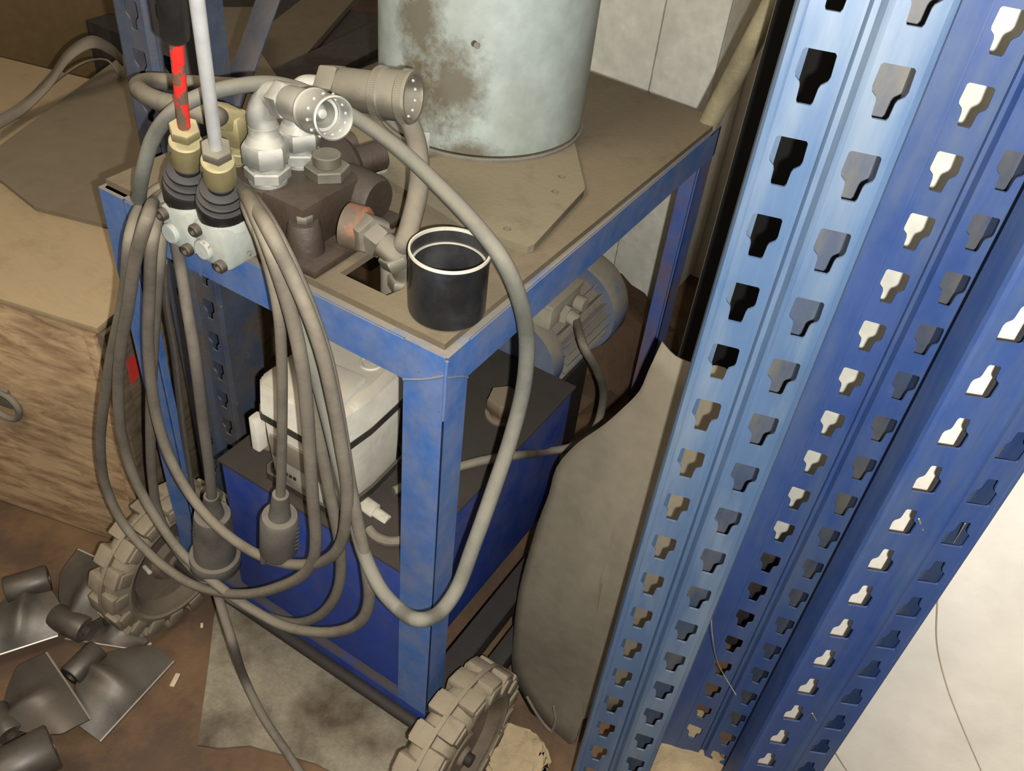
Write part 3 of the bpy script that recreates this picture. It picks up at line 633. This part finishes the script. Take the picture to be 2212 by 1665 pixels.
# coil of cable hung over the valve; loops in one vertical plane left of the table
coil = thing('cable_coil', 'coil of dusty grey cable looped over the lever valve with a plug hanging free', 'cable', tuple(at(520, 430, 'x', -.06)))
def K(x, y): return (200 + x / 1.665, 400 + y / 1.665)
def loop(pts, xs):
    n = len(pts); out = []
    for i, p in enumerate(pts):
        u, v = K(*p); t = i / (n - 1); x = xs[0] + (xs[1] - xs[0]) * t
        if p[1] < 130: x += .125 * (1 - max(p[1], 0) / 130)
        P_ = at(u, v, 'x', x)
        if P_.z < 1.060 and P_.x > -.03: P_ = at(u, v, 'z', 1.060)
        out.append(P_)
    return out
L1 = [(480, -30), (420, -32), (330, -20), (240, 15), (178, 75), (138, 180), (118, 380), (75, 580), (38, 800), (28, 950), (50, 1090), (110, 1215), (210, 1330), (330, 1420), (450, 1462), (570, 1468), (680, 1440), (755, 1400), (795, 1340), (803, 1260), (792, 1130), (782, 980), (772, 830), (758, 680), (728, 520), (690, 380), (640, 230), (590, 110), (545, 30), (505, 0)]
L2 = [(490, -10), (430, -15), (330, 0), (240, 45), (195, 125), (155, 260), (130, 420), (100, 600), (92, 760), (106, 900), (150, 1050), (225, 1190), (320, 1320), (440, 1430), (560, 1515), (680, 1580), (800, 1606), (900, 1600), (970, 1560), (995, 1490), (985, 1370), (955, 1220), (925, 1070), (900, 920), (875, 780), (840, 620), (790, 470), (730, 320), (660, 180), (600, 80), (550, 20), (510, -5)]
L3 = [(490, 10), (420, 10), (320, 30), (240, 100), (215, 200), (205, 380), (200, 540), (208, 680), (235, 850), (290, 1005), (375, 1145), (470, 1245), (590, 1325), (690, 1358), (780, 1362), (850, 1340), (892, 1290), (912, 1200), (915, 1080), (895, 940), (868, 790), (830, 620), (780, 470), (710, 310), (640, 170), (585, 80), (540, 20), (505, 5)]
L4 = [(490, 0), (420, 0), (320, 20), (265, 80), (238, 300), (222, 500), (212, 700), (208, 880), (214, 1040), (235, 1170), (290, 1290), (370, 1390), (480, 1475), (600, 1540), (720, 1572), (800, 1555), (860, 1500), (890, 1420), (890, 1300), (868, 1180), (842, 1050), (818, 920), (790, 780), (762, 640), (720, 500), (670, 350), (620, 220), (575, 120), (540, 40), (505, 5)]
b = nb()
tube(b, loop(L1, (-.075, -.105)), .0088, 12, 6)
tube(b, loop(L2, (-.090, -.088)), .0088, 12, 6)
tube(b, loop(L3, (-.060, -.118)), .0085, 12, 6)
tube(b, loop(L4, (-.045, -.070)), .0085, 12, 6)
tube(b, [at(*K(530, 10), 'x', .01), at(*K(560, 70), 'x', -.03), at(*K(600, 180), 'x', -.07), at(*K(640, 310), 'x', -.075), at(*K(668, 450), 'x', -.08), at(*K(680, 620), 'x', -.08), at(*K(682, 800), 'x', -.08), at(*K(680, 960), 'x', -.08), at(*K(676, 1130), 'x', -.08)], .0072, 12, 6)
obj('cable', b, 'hose', coil)
def plug(parent, uv0, uv1, x, kind):
    a = at(*uv0, 'x', x); c = at(*uv1, 'x', x); d = (c - a).normalized(); L = (c - a).length
    b = nb()
    if kind == 'plug':
        lathe(b, a, d, [(0, .006), (0, .012), (L * .04, .0125), (L * .30, .016), (L * .34, .017), (L * .345, .026), (L * .40, .029), (L * .92, .029), (L * .97, .026), (L, .020), (L, 0)], 32)
        o = obj('plug', b, 'plug', parent)
        b = nb()
        for k in range(6):
            s = L * (.52 + .07 * k)
            tube(b, [a + d * s + (RT * math.cos(t) - FW * math.sin(t)) * .0295 + DN * (.004 * math.cos(t)) for t in [math.radians(q) for q in range(-10, 90, 12)]], .0016, 6, 2)
        obj('grip_ribs', b, 'plug', o)
        b = nb(); cyl(b, c - d * .012 - RT * .02 - FW * .012, d, .005, .035, 12); obj('plug_pin', b, 'plug', o)
    else:
        lathe(b, a, d, [(0, .008), (0, .0125), (L * .03, .013), (L * .18, .019), (L * .20, .020), (L * .205, .030), (L * .25, .032), (L * .68, .037), (L * .685, .044), (L * .72, .046), (L * .80, .045), (L * .86, .036), (L * .90, .022), (L * .96, .020), (L, .014), (L, 0)], 36)
        o = obj('socket', b, 'plug', parent)
        b = nb()
        for k in range(7):
            obox(b, a + d * (L * (.40 + .035 * k)) - RT * .022 - FW * .028, RT - FW * .6, d, FW, .014, .002, .004, 0)
        obj('grip_ribs', b, 'plug', o)
    return o
plug(coil, K(676, 1110), K(668, 1320), -.08, 'plug')
mc_ = thing('mains_cord', 'dark cord with a round socket hanging by the tank and trailing over the floor', 'cord', tuple(at(482, 1160, 'x', -.05)))
b = nb()
tube(b, run([(380, 518, 'x', -.012), (388, 565, 'x', -.014), (394, 600, 'x', -.020), (402, 650, 'x', -.035), (420, 760, 'x', -.055), (440, 920, 'x', -.055), (452, 1010, 'x', -.055), (458, 1075, 'x', -.055)], None), .0085, 12, 6)
tube(b, run([(462, 1200, 'x', -.06), (465, 1260, 'x', -.07), (478, 1310, 'x', -.09), (500, 1380, 'x', -.12), (530, 1470, 'z', .10), (570, 1550, 'z', .06), (610, 1610, 'z', .035), (640, 1655, 'z', .02), (670, 1700, 'z', .012), (720, 1760, 'z', .010)], None), .0085, 12, 6)
obj('cord', b, 'cord', mc_)
plug(mc_, (456, 1070), (468, 1245), -.055, 'socket')
# thin dark strap-like rubber strip hanging behind the coil
b = nb(); tube(b, run([(352, 560, 'x', .03), (358, 650, 'x', .04), (376, 760, 'x', .05), (392, 900, 'x', .05), (406, 1000, 'x', .05), (420, 1090, 'x', .05), (432, 1180, 'x', .05)], None), .011, 10, 6, flat=.5)
tag(obj('rubber_strip', b, 'cord'), 'dark dirty rubber strip hanging beside the left cart leg', 'strip')

# ------------------------------------------------------------------ rack uprights
def keyhole(u, z, inv=False):
    s = -1 if inv else 1
    pts = [(-.0118, .0225), (.0118, .0225), (.0135, .0205), (.0142, .003), (.0130, -.001), (.0085, -.005), (.0075, -.008), (.0068, -.020), (.0055, -.0225), (-.0055, -.0225), (-.0068, -.020), (-.0075, -.008), (-.0085, -.005), (-.0130, -.001), (-.0142, .003), (-.0135, .0205)]
    return [(u + a, z + s * c) for a, c in pts]
def upright(name, label, L0, Rr, cols, width, z0col, z0, z1, mt, pitch=.075, inv=False, depth_=.09, base_tilt=(0, 0), start=0.012):
    """L0: xy of the face's left edge, Rr: unit xy along the face"""
    L0 = Vector((L0[0], L0[1], 0)); ur = Vector((Rr[0], Rr[1], 0)).normalized(); un = Vector((-ur.y, ur.x, 0))   # un: into depth
    if un.x < 0: un = -un
    th = .0028
    t = thing(name, label, 'rack upright', (L0.x, L0.y, 0), 'rack uprights standing by the wall')
    b = nb()
    def Pt(u, w, z): return L0 + ur * u + un * w + Vector((0, 0, z))
    c1, c2 = cols; hw = .019
    segs = []   # (u0,w0,u1,w1)
    g0, g1 = c1 + hw + .002, c2 - hw - .002; gm = (g0 + g1) / 2; gd = .010; gw = (g1 - g0) * .28
    prof = [(.022, depth_), (.0, depth_), (-.001, .006), (.001, .001), (.005, 0), (c1 - hw, 0), ('H', c1), (c1 + hw, 0), (g0 + .002, 0), (gm - gw * .6, gd), (gm + gw * .6, gd), (g1 - .002, 0), (c2 - hw, 0), ('H', c2), (c2 + hw, 0), (width - .005, 0), (width - .001, .001), (width + .001, .006), (width, depth_), ]
    last = None
    zs = [z0, z1]
    i = 0
    while i < len(prof):
        p = prof[i]
        if p[0] == 'H':
            uc = p[1]; ua, ub = uc - hw, uc + hw
            nz0 = int(math.ceil((z0 + pitch * .5 - z0col[uc]) / pitch)); k = nz0
            edges = []
            zc = z0col[uc] + k * pitch
            lowb = zc - pitch / 2
            if lowb > z0 + 1e-4:
                vs = [b.verts.new(Pt(a, 0, z)) for a, z in ((ua, z0), (ub, z0), (ub, lowb), (ua, lowb))]; b.faces.new(vs)
            while zc + pitch / 2 <= z1:
                za, zb = zc - pitch / 2, zc + pitch / 2
                outer = [(ua, za), (ub, za), (ub, zb), (ua, zb)]; hol = keyhole(uc, zc, inv)
                fl = outer + hol; V = [b.verts.new(Pt(a, 0, z)) for a, z in fl]
                for tr in tessellate_polygon([[Vector((a, z, 0)) for a, z in outer], [Vector((a, z, 0)) for a, z in hol]]):
                    b.faces.new([V[q] for q in tr])
                zc += pitch
            if zc - pitch / 2 < z1 - 1e-4:
                vs = [b.verts.new(Pt(a, 0, z)) for a, z in ((ua, zc - pitch / 2), (ub, zc - pitch / 2), (ub, z1), (ua, z1))]; b.faces.new(vs)
            last = None; i += 1; continue
        if last is not None:
            vs = [b.verts.new(Pt(*q, z)) for q, z in ((last, z0), (p, z0), (p, z1), (last, z1))]; b.faces.new(vs)
        last = p; i += 1
    bmesh.ops.remove_doubles(b, verts=b.verts, dist=.0002)
    for f_ in b.faces:
        f_.normal_update()
        c = f_.calc_center_median()
    lp = nb(); q_ = [(width - .001, depth_), (width - .052, depth_), (width - .052, depth_ - .012)]
    for q0, q1 in zip(q_[:-1], q_[1:]):
        lp.faces.new([lp.verts.new(Pt(*q, z)) for q, z in ((q0, z0), (q1, z0), (q1, z1), (q0, z1))])
    ol = obj('back_lip', lp, 'lip', t, smooth=0, label='dusty folded back lip'); md = ol.modifiers.new('sheet', 'SOLIDIFY'); md.thickness = th; md.offset = 0
    o = obj('perforated_column', b, mt, t, smooth=0)
    md = o.modifiers.new('sheet', 'SOLIDIFY'); md.thickness = th; md.offset = 0
    return t
U1 = upright('rack_upright', 'tall light-blue perforated rack upright, nearest the cart', (.040, -.280), (.277, -.961), (.026, .087), .112, {.026: 1.530, .087: 1.530}, 0.0, 2.3, 'up')
U2 = upright('rack_upright', 'blue perforated rack upright set back between the other two', (.306, -.360), (.196, -.980), (.054, .115), .140, {.054: 1.365 + .012, .115: 1.32}, 0.006, 2.3, 'up2')
U3 = upright('rack_upright', 'dark blue perforated rack upright with upside-down holes, against the white wall', (.190, -.515), (.43, -.90), (.030, .097), .124, {.030: 1.152, .097: 1.07}, 0.0, 2.3, 'up2', inv=True, depth_=.055)
U4 = upright('rack_upright', 'dirty blue rack upright standing behind the left side of the cart', (.190, .765), (.02, -1), (.040, .108), .135, {.040: .60, .108: .683}, 0.0, 2.3, 'up3')
# slanted brace bolted on the left upright
b = nb(); a_ = at(600, -60, 'y', .66); c_ = at(520, 165, 'y', .645)
obox(b, (a_ + c_) / 2, (c_ - a_), (1, 0, 0), (c_ - a_).cross(Vector((1, 0, 0))), (c_ - a_).length + .1, .004, .05, .001)
tag(obj('rack_brace', b, 'up3'), 'rusty slanted steel brace beside the dirty left rack upright', 'brace')

# ------------------------------------------------------------------ leaning rubber sheet
b = nb()
S0, SN = Vector((.21, -.1, 0)), Vector((1, -.05, -.14)).normalized()
outl = [(1430, 738), (1457, 770), (1500, 790), (1560, 800), (1600, 860), (1590, 1000), (1540, 1200), (1450, 1400), (1380, 1520), (1250, 1560), (1238, 1606), (1190, 1602), (1150, 1560), (1116, 1490), (1108, 1430), (1120, 1360), (1136, 1260), (1156, 1180), (1176, 1110), (1195, 1060), (1212, 1000), (1255, 950), (1310, 912), (1352, 875), (1385, 840), (1402, 800)]
sp = smoothpath([onplane(u, v, S0, SN) for u, v in outl] , 3)
ctr = Vector((0, 0, 0))
for p in sp: ctr += p
ctr /= len(sp)
ctr = onplane(1330, 1180, S0, SN)
rings = []
for kk in range(9):
    t = 1 - kk / 9.0
    ring = []
    for p in sp:
        q = ctr + (p - ctr) * t
        bulge = -.030 * math.cos(min(1, (q - ctr).length / .42) * PI / 2) - .010 * math.sin(q.z * 9 + q.y * 14)
        ring.append(b.verts.new(q + SN * bulge))
    rings.append(ring)
cv = b.verts.new(ctr + SN * -.030)
n = len(sp)
for A, B in zip(rings[:-1], rings[1:]):
    for k in range(n): b.faces.new((A[k], A[(k + 1) % n], B[(k + 1) % n], B[k]))
for k in range(n): b.faces.new((rings[-1][k], rings[-1][(k + 1) % n], cv))
o = obj('rubber_sheet', b, 'sheet', smooth=60); md = o.modifiers.new('t', 'SOLIDIFY'); md.thickness = .005
tag(o, 'large dusty grey rubber sheet leaning between the cart and the rack uprights', 'rubber sheet')
b = nb(); tube(b, [onplane(u, v, S0, SN) + SN * (-.012) for u, v in ((1145, 1495), (1165, 1530), (1185, 1558), (1200, 1572))], .003, 6); tube(b, [onplane(u, v, S0, SN) + SN * (-.012) for u, v in ((1203, 1515), (1207, 1545), (1200, 1570))], .003, 6)
tag(obj('sheet_crease', b, 'sheet', parent=o), None, None)

b = nb(); box(b, (.45, -.300, 0), (.50, -.150, 2.3), .002); tag(obj('shade_column', b, mat('shade_black', (18, 17, 16), .8, bump=.1, spec=.1)), 'black column added for the shade right behind the nearest rack upright', 'column')  # added column; its black stands in for shade behind the upright's holes
b = nb(); obox(b, (.66, -.435, .98), (1, 0, 0), (0, 1, 0), (0, 0, 1), .03, .13, 1.30, .003); tag(obj('white_plank', b, 'cab'), 'white plank standing behind the middle rack upright, seen through its holes', 'plank')
b = nb(); obox(b, (.66, -.435, .16), (1, 0, 0), (0, 1, 0), (0, 0, 1), .08, .12, .32, .003); tag(obj('plank_foot', b, 'dark'), 'dark wooden block under the white plank behind the middle rack upright', 'block')
# grey post and worn tube at the cart's far corner
b = nb(); box(b, (.60, -.145, 0), (.63, -.108, 2.2), .002); tag(obj('metal_post', b, 'grey'), 'slim grey metal post standing behind the nearest rack upright', 'post')
b = nb(); a_ = Vector((.842, .018, 1.035)); c_ = at(1668, 10, 'y', -.045); dd = (c_ - a_).normalized()
tube(b, [a_, a_ + dd * .1, a_ + dd * .2, a_ + dd * .6], .0185, 20, 2); obj('push_handle', b, 'pipe', cart, label='worn bare steel tube')

# ------------------------------------------------------------------ background: cabinet, crate, boards
cb = thing('storage_cabinet', 'cream metal cabinet with a vertical door seam behind the cart', 'cabinet', (1.75, .62, 0))
b = nb(); box(b, (1.66, .285, .02), (1.94, .98, 2.2), .006); obj('cabinet_body', b, 'cab', cb)
for y0, y1 in ((.285, .457), (.464, .98)):
    b = nb(); box(b, (1.645, y0, .04), (1.659, y1, 2.19), .003); obj('cabinet_door', b, 'cab', cb)

dirL = Vector((-.245, .9695, 0)).normalized(); dirD = Vector((.9695, .245, 0)).normalized()
CB = Vector((.045, .79, 0)); CH = .655
cr = thing('wooden_crate', 'large weathered plywood crate with a metal ring handle left of the cart', 'crate', tuple(CB))
wm = Matrix((dirD, dirL, Vector((0, 0, 1)))).transposed().to_4x4(); wm.translation = CB
def crbox(nm, lo, hi, mt, bev=.002, lab=None):
    b = nb(); box(b, lo, hi, bev, wm); o = obj(nm, b, mt, cr, label=lab)
    return o
crbox('front_panel', (0, 0, .01), (.012, .95, CH - .002), 'ply')
crbox('side_panel', (.013, -.0, .01), (.85, .012, CH - .002), 'plyside')
crbox('lid', (-.004, -.006, CH - .002), (.86, .96, CH + .012), 'plytop')
crbox('corner_batten', (-.004, -.016, .0), (.030, .0, CH - .003), 'plyside')
crbox('corner_batten', (-.012, .0, .0), (-.0, .022, CH - .003), 'ply')
b = nb(); sp0 = CB - dirL * .0005
prism(b, [onplane(u, v, sp0, dirL) for u, v in ((272, 778), (300, 758), (308, 800), (284, 832))], dirL * -.001); obj('red_mark', b, 'red', cr, smooth=0, label='small red painted square')
p = at(8, 868, 'x', -.0)
fp = wm.inverted() @ onplane(15, 870, CB, dirD)
rc = wm @ Vector((-.004, fp.y, fp.z))
b = nb(); tube(b, [rc - dirD * .004 + (dirL * math.cos(t) + Vector((0, 0, 1)) * math.sin(t)) * .036 for t in [2 * PI * k / 16 for k in range(17)]], .007, 10, 2); obj('ring_handle', b, 'steel', cr)
b = nb(); obox(b, rc + Vector((0, 0, .02)) - dirD * .0, dirL, Vector((0, 0, 1)), dirD, .04, .05, .010, .004); obj('handle_plate', b, 'steel', cr)

b = nb(); zb = .672
pl = [(235, 492), (75, 452), (0, 392), (-120, 330), (0, 322), (265, 125), (420, 20), (560, 20), (545, 92), (620, 200), (520, 260), (350, 420)]
prism(b, [at(u, v, 'z', zb) for u, v in pl], (0, 0, .008)); tag(obj('hardboard_sheet', b, 'board', smooth=20), 'flat brown hardboard sheet lying on top of the plywood crate', 'board')
b = nb(); pl = [(548, 92), (672, -6), (790, -60), (790, -20), (640, 155), (560, 215), (480, 200)]
prism(b, [at(u, v, 'z', .50) for u, v in pl], (0, 0, .02)); tag(obj('loose_board', b, 'board', smooth=20), 'brown board lying in the shadow behind the cart, left of the drum', 'board')
b = nb(); box(b, (1.25, 1.15, 0), (2.0, 2.4, .49), .004); tag(obj('low_bench', b, 'dark'), 'dark low bench carrying the brown board behind the cart', 'bench')
b = nb(); a_ = at(640, 170, 'z', .62); c_ = at(860, 60, 'z', .62); obox(b, (a_ + c_) / 2 , (c_ - a_), (0, 0, 1), (c_ - a_).cross(Vector((0, 0, 1))), (c_ - a_).length + .3, .03, .14, .003)
tag(obj('wooden_beam', b, 'dark'), 'dark beam running behind the cart top, left of the drum', 'beam')
b = nb(); pc = at(60, 100, 'z', .35); obox(b, pc + Vector((.10, .12, 0)), (.8, -.6, 0), (.6, .8, 0), (0, 0, 1), .62, .5, .40, .006); tag(obj('carton', b, 'yellow'), 'dull yellow carton in the dark corner at top left', 'carton')
b = nb(); box(b, (1.75, 2.75, 0), (2.7, 3.6, .9), .01); tag(obj('dark_chest', b, 'dark'), 'dark chest in the shadows at the far left behind the yellow carton', 'chest')
# webbing straps over the board edge
b = nb()
def ribbon(bm, pts, wv, wd):
    P = smoothpath(pts, 8); A = [bm.verts.new(p - wv * wd / 2) for p in P]; B = [bm.verts.new(p + wv * wd / 2) for p in P]
    for k in range(len(P) - 1): bm.faces.new((A[k], A[k + 1], B[k + 1], B[k]))
ribbon(b, run([(-20, 275, 'z', .70), (60, 225, 'z', .70), (110, 175, 'z', .74), (150, 120, 'z', .80), (195, 92, 'z', .82), (235, 105, 'z', .78), (262, 130, 'z', .70)], None), Vector((.6, .8, .3)).normalized(), .045)
ribbon(b, run([(-20, 250, 'z', .69), (70, 215, 'z', .70), (130, 165, 'z', .73), (190, 130, 'z', .74), (235, 130, 'z', .72), (262, 165, 'z', .69)], None), Vector((.5, .7, -.4)).normalized(), .035)
o = obj('lifting_strap', b, 'webbing'); md = o.modifiers.new('t', 'SOLIDIFY'); md.thickness = .004
tag(o, 'crumpled grey webbing strap looping over the hardboard edge at top left', 'strap')

# ------------------------------------------------------------------ floor things
b = nb(); fl = [(472, 1290), (462, 1340), (452, 1430), (440, 1520), (427, 1610), (470, 1617), (540, 1612), (600, 1628), (680, 1650), (760, 1690), (900, 1760), (1000, 1500), (900, 1400), (700, 1290)]
prism(b, [at(u, v, 'z', .003) for u, v in fl], (0, 0, .005)); tag(obj('felt_mat', b, 'felt', smooth=20), 'grey fibrous felt mat on the floor under the cart', 'mat')

def hammer(label, E, e1, e2, mt='shovel', s=1.0, sag=.018, flip=1):
    """flail hammer: round eye, flared curved blade with a ground edge from e1 to e2"""
    E, e1, e2 = Vector(E), Vector(e1), Vector(e2)
    t = thing('flail_hammer', label, 'flail hammer', (E.x, E.y, min(E.z, e1.z, e2.z)), 'flail hammers on the floor')
    A = (e2 - e1).normalized(); Lw = (e2 - e1).length; mid = (e1 + e2) / 2
    Bv = mid - E; Bl = Bv.length; Bn = Bv.normalized(); Nn = A.cross(Bn).normalized()
    if Nn.z < 0: Nn = -Nn
    Nn *= 1
    b = nb(); r = .026 * s; ln = .075 * s
    lathe(b, E - A * ln / 2, A, [(0, r * .45), (0, r * .93), (.003, r), (ln - .003, r), (ln, r * .93), (ln, r * .45), (.004, r * .45), (0, r * .45)], 32)
    nu, nv = 12, 20; th = .007; G = []
    for side in (0, 1):
        g = []
        for i in range(nu + 1):
            ti = i / nu; row = []
            hw = ln * .42 + (Lw / 2 - ln * .42) * min(1, (ti * 1.9)) ** .75
            for j in range(nv + 1):
                q = -1 + 2 * j / nv
                base = E + Bn * (r * .5 * (1 - ti) + Bl * ti) * 1.0 + (mid - E - Bn * Bl) * ti
                ridge = .016 * math.exp(-(q * hw / .016) ** 2) * (1 - ti) ** .8 * flip
                curve = sag * math.sin(ti * PI) * flip
                wing = -.012 * (abs(q) ** 2) * math.sin(ti * PI)
                row.append(b.verts.new(base + A * q * hw + Nn * (ridge + curve + wing - side * th * (1 - .6 * ti))))
            g.append(row)
        G.append(g)
    T, Bq = G
    for i in range(nu):
        for j in range(nv):
            b.faces.new((T[i][j], T[i][j + 1], T[i + 1][j + 1], T[i + 1][j])); b.faces.new((Bq[i][j], Bq[i + 1][j], Bq[i + 1][j + 1], Bq[i][j + 1]))
    for i in range(nu):
        for j in (0, nv): b.faces.new((T[i][j], T[i + 1][j], Bq[i + 1][j], Bq[i][j]))
    for j in range(nv):
        for i in (0, nu): b.faces.new((T[i][j], T[i][j + 1], Bq[i][j + 1], Bq[i][j]))
    obj('hammer_body', b, mt, t, smooth=50)
    b = nb(); tube(b, [e1 + Nn * -.001, mid + Nn * -.001, e2 + Nn * -.001], .0022, 6, 3); obj('ground_edge', b, 'edge', t, label='bright ground cutting edge')
    return t
hammer('dark flail hammer whose blade edge points at the felt mat, eye uppermost', at(182, 1432, 'z', .045), at(216, 1600, 'z', .006), at(375, 1427, 'z', .006), s=.95)
hammer('dark flail hammer in the left pile with its blade flat towards the bottom left', at(60, 1262, 'z', .085), at(-60, 1432, 'z', .04), at(125, 1372, 'z', .04), s=1.1)
hammer('dark flail hammer leaning upright against the left cart wheel', at(152, 1345, 'z', .05), at(168, 1185, 'z', .10), at(300, 1245, 'z', .10), s=1.05)
hammer('dark flail hammer with its convex folded blade tilted up, lowest in the pile', at(8, 1560, 'z', .05), at(196, 1552, 'z', .07), at(100, 1408, 'z', .07), s=.9, sag=.02)
hammer('grey flail hammer cut by the bottom left corner with only its round eye showing', at(40, 1650, 'z', .10), at(-60, 1860, 'z', .02), at(120, 1760, 'z', .02), s=1.6)
hammer('dark flail hammer mostly hidden under the left cart wheel', at(262, 1335, 'z', .03), at(140, 1378, 'z', .008), at(300, 1403, 'z', .008), s=.8, sag=0)
# stone, foil, dirt
def lump(name, c, sx, sy, sz, mt, label, cat, amp=.25, seed=1, kind=None):
    rnd = random.Random(seed); b = nb(); bmesh.ops.create_icosphere(b, subdivisions=3, radius=1.0)
    ph = [rnd.uniform(0, 6) for _ in range(6)]
    for v in b.verts:
        n = 1 + amp * (math.sin(v.co.x * 3.1 + ph[0]) * math.sin(v.co.y * 2.7 + ph[1]) + .5 * math.sin(v.co.z * 6 + ph[2]) * math.sin(v.co.x * 7 + ph[3])) + rnd.uniform(-.03, .03)
        v.co = Vector((v.co.x * sx * n, v.co.y * sy * n, max(v.co.z * sz * n, -sz * .3))) + Vector(c)
    zmin = min(v.co.z for v in b.verts)
    for v in b.verts: v.co.z -= zmin
    o = obj(name, b, mt, smooth=30); return tag(o, label, cat, kind=kind)
p = at(1115, 1640, 'z', .02)
b = nb(); rnd = random.Random(5)
prism(b, [at(u, v, 'z', .0) for u, v in ((1068, 1590), (1090, 1572), (1150, 1592), (1178, 1625), (1190, 1668), (1150, 1700), (1060, 1700), (1040, 1660))], (0, 0, .035))
bmesh.ops.bevel(b, geom=list(b.edges), offset=.008, segments=3, affect='EDGES')
tag(obj('sandstone_block', b, 'stone', smooth=60), 'pale sandy stone block on the floor beside the right wheel', 'stone')
p = at(1480, 1640, 'z', .01); lump('dirt_heap', p, .10, .07, .03, 'stone', 'heap of sandy dirt and cobweb at the foot of the middle rack upright', 'dirt', seed=3, kind='stuff')
p = at(1340, 560, 'z', .12); lump('dirt_heap', (1.35, .36, 0), .30, .22, .16, 'dirt', 'dark heap of dirt on the floor behind the cart', 'dirt', seed=9, kind='stuff')
p = at(1300, 1560, 'z', .15); lump('crumpled_foil', (.165, -.32, 0), .035, .03, .10, 'foil', 'crumpled silvery foil behind the nearest rack upright, seen through its lowest holes', 'foil', seed=6)
for i, (u, v, a) in enumerate(((378, 1468, .4), (340, 1355, 1.2), (322, 1392, .1), (436, 1350, .8), (300, 1450, 2.0))):
    b = nb(); c = at(u, v, 'z', .003); obox(b, c, (math.cos(a), math.sin(a), 0), (-math.sin(a), math.cos(a), 0), (0, 0, 1), .03 if i == 0 else .012, .010 if i == 0 else .006, .003, .001)
    tag(obj('paper_scrap', b, 'flake'), ('pale torn scrap on the floor between the hammers and the felt mat', 'tiny pale scrap on the floor just below the left wheel tread', 'tiny pale scrap lowest in front of the left wheel', 'tiny pale scrap on the floor beside the felt mat edge', 'tiny pale scrap on the floor right of the hammer eyes')[i], 'scrap')
# cobweb on the wall and uprights
b = nb()
def wx(u, v): return at(u, v, 'x', .355)
tube(b, [at(1985, 1120, 'x', .20), at(2010, 1190, 'x', .28), wx(2028, 1235), wx(2025, 1300), wx(2024, 1390), wx(2045, 1480), wx(2075, 1560), wx(2120, 1665)], .0011, 6, 6)
tube(b, [at(2085, 1130, 'x', .22), at(2050, 1190, 'x', .30), wx(2028, 1235)], .0007, 6, 6)
tube(b, [at(1535, 1300, 'x', .17), at(1540, 1380, 'x', .2), at(1560, 1450, 'x', .3), at(1590, 1500, 'x', .3)], .0007, 6, 6)
tube(b, [at(1755, 1540, 'x', .2), at(1790, 1600, 'x', .3), wx(1830, 1665), wx(1870, 1720)], .0010, 6, 6)
tag(obj('cobweb', b, 'web'), 'dusty cobweb threads strung across the rack uprights and the white wall', 'cobweb', kind='stuff')
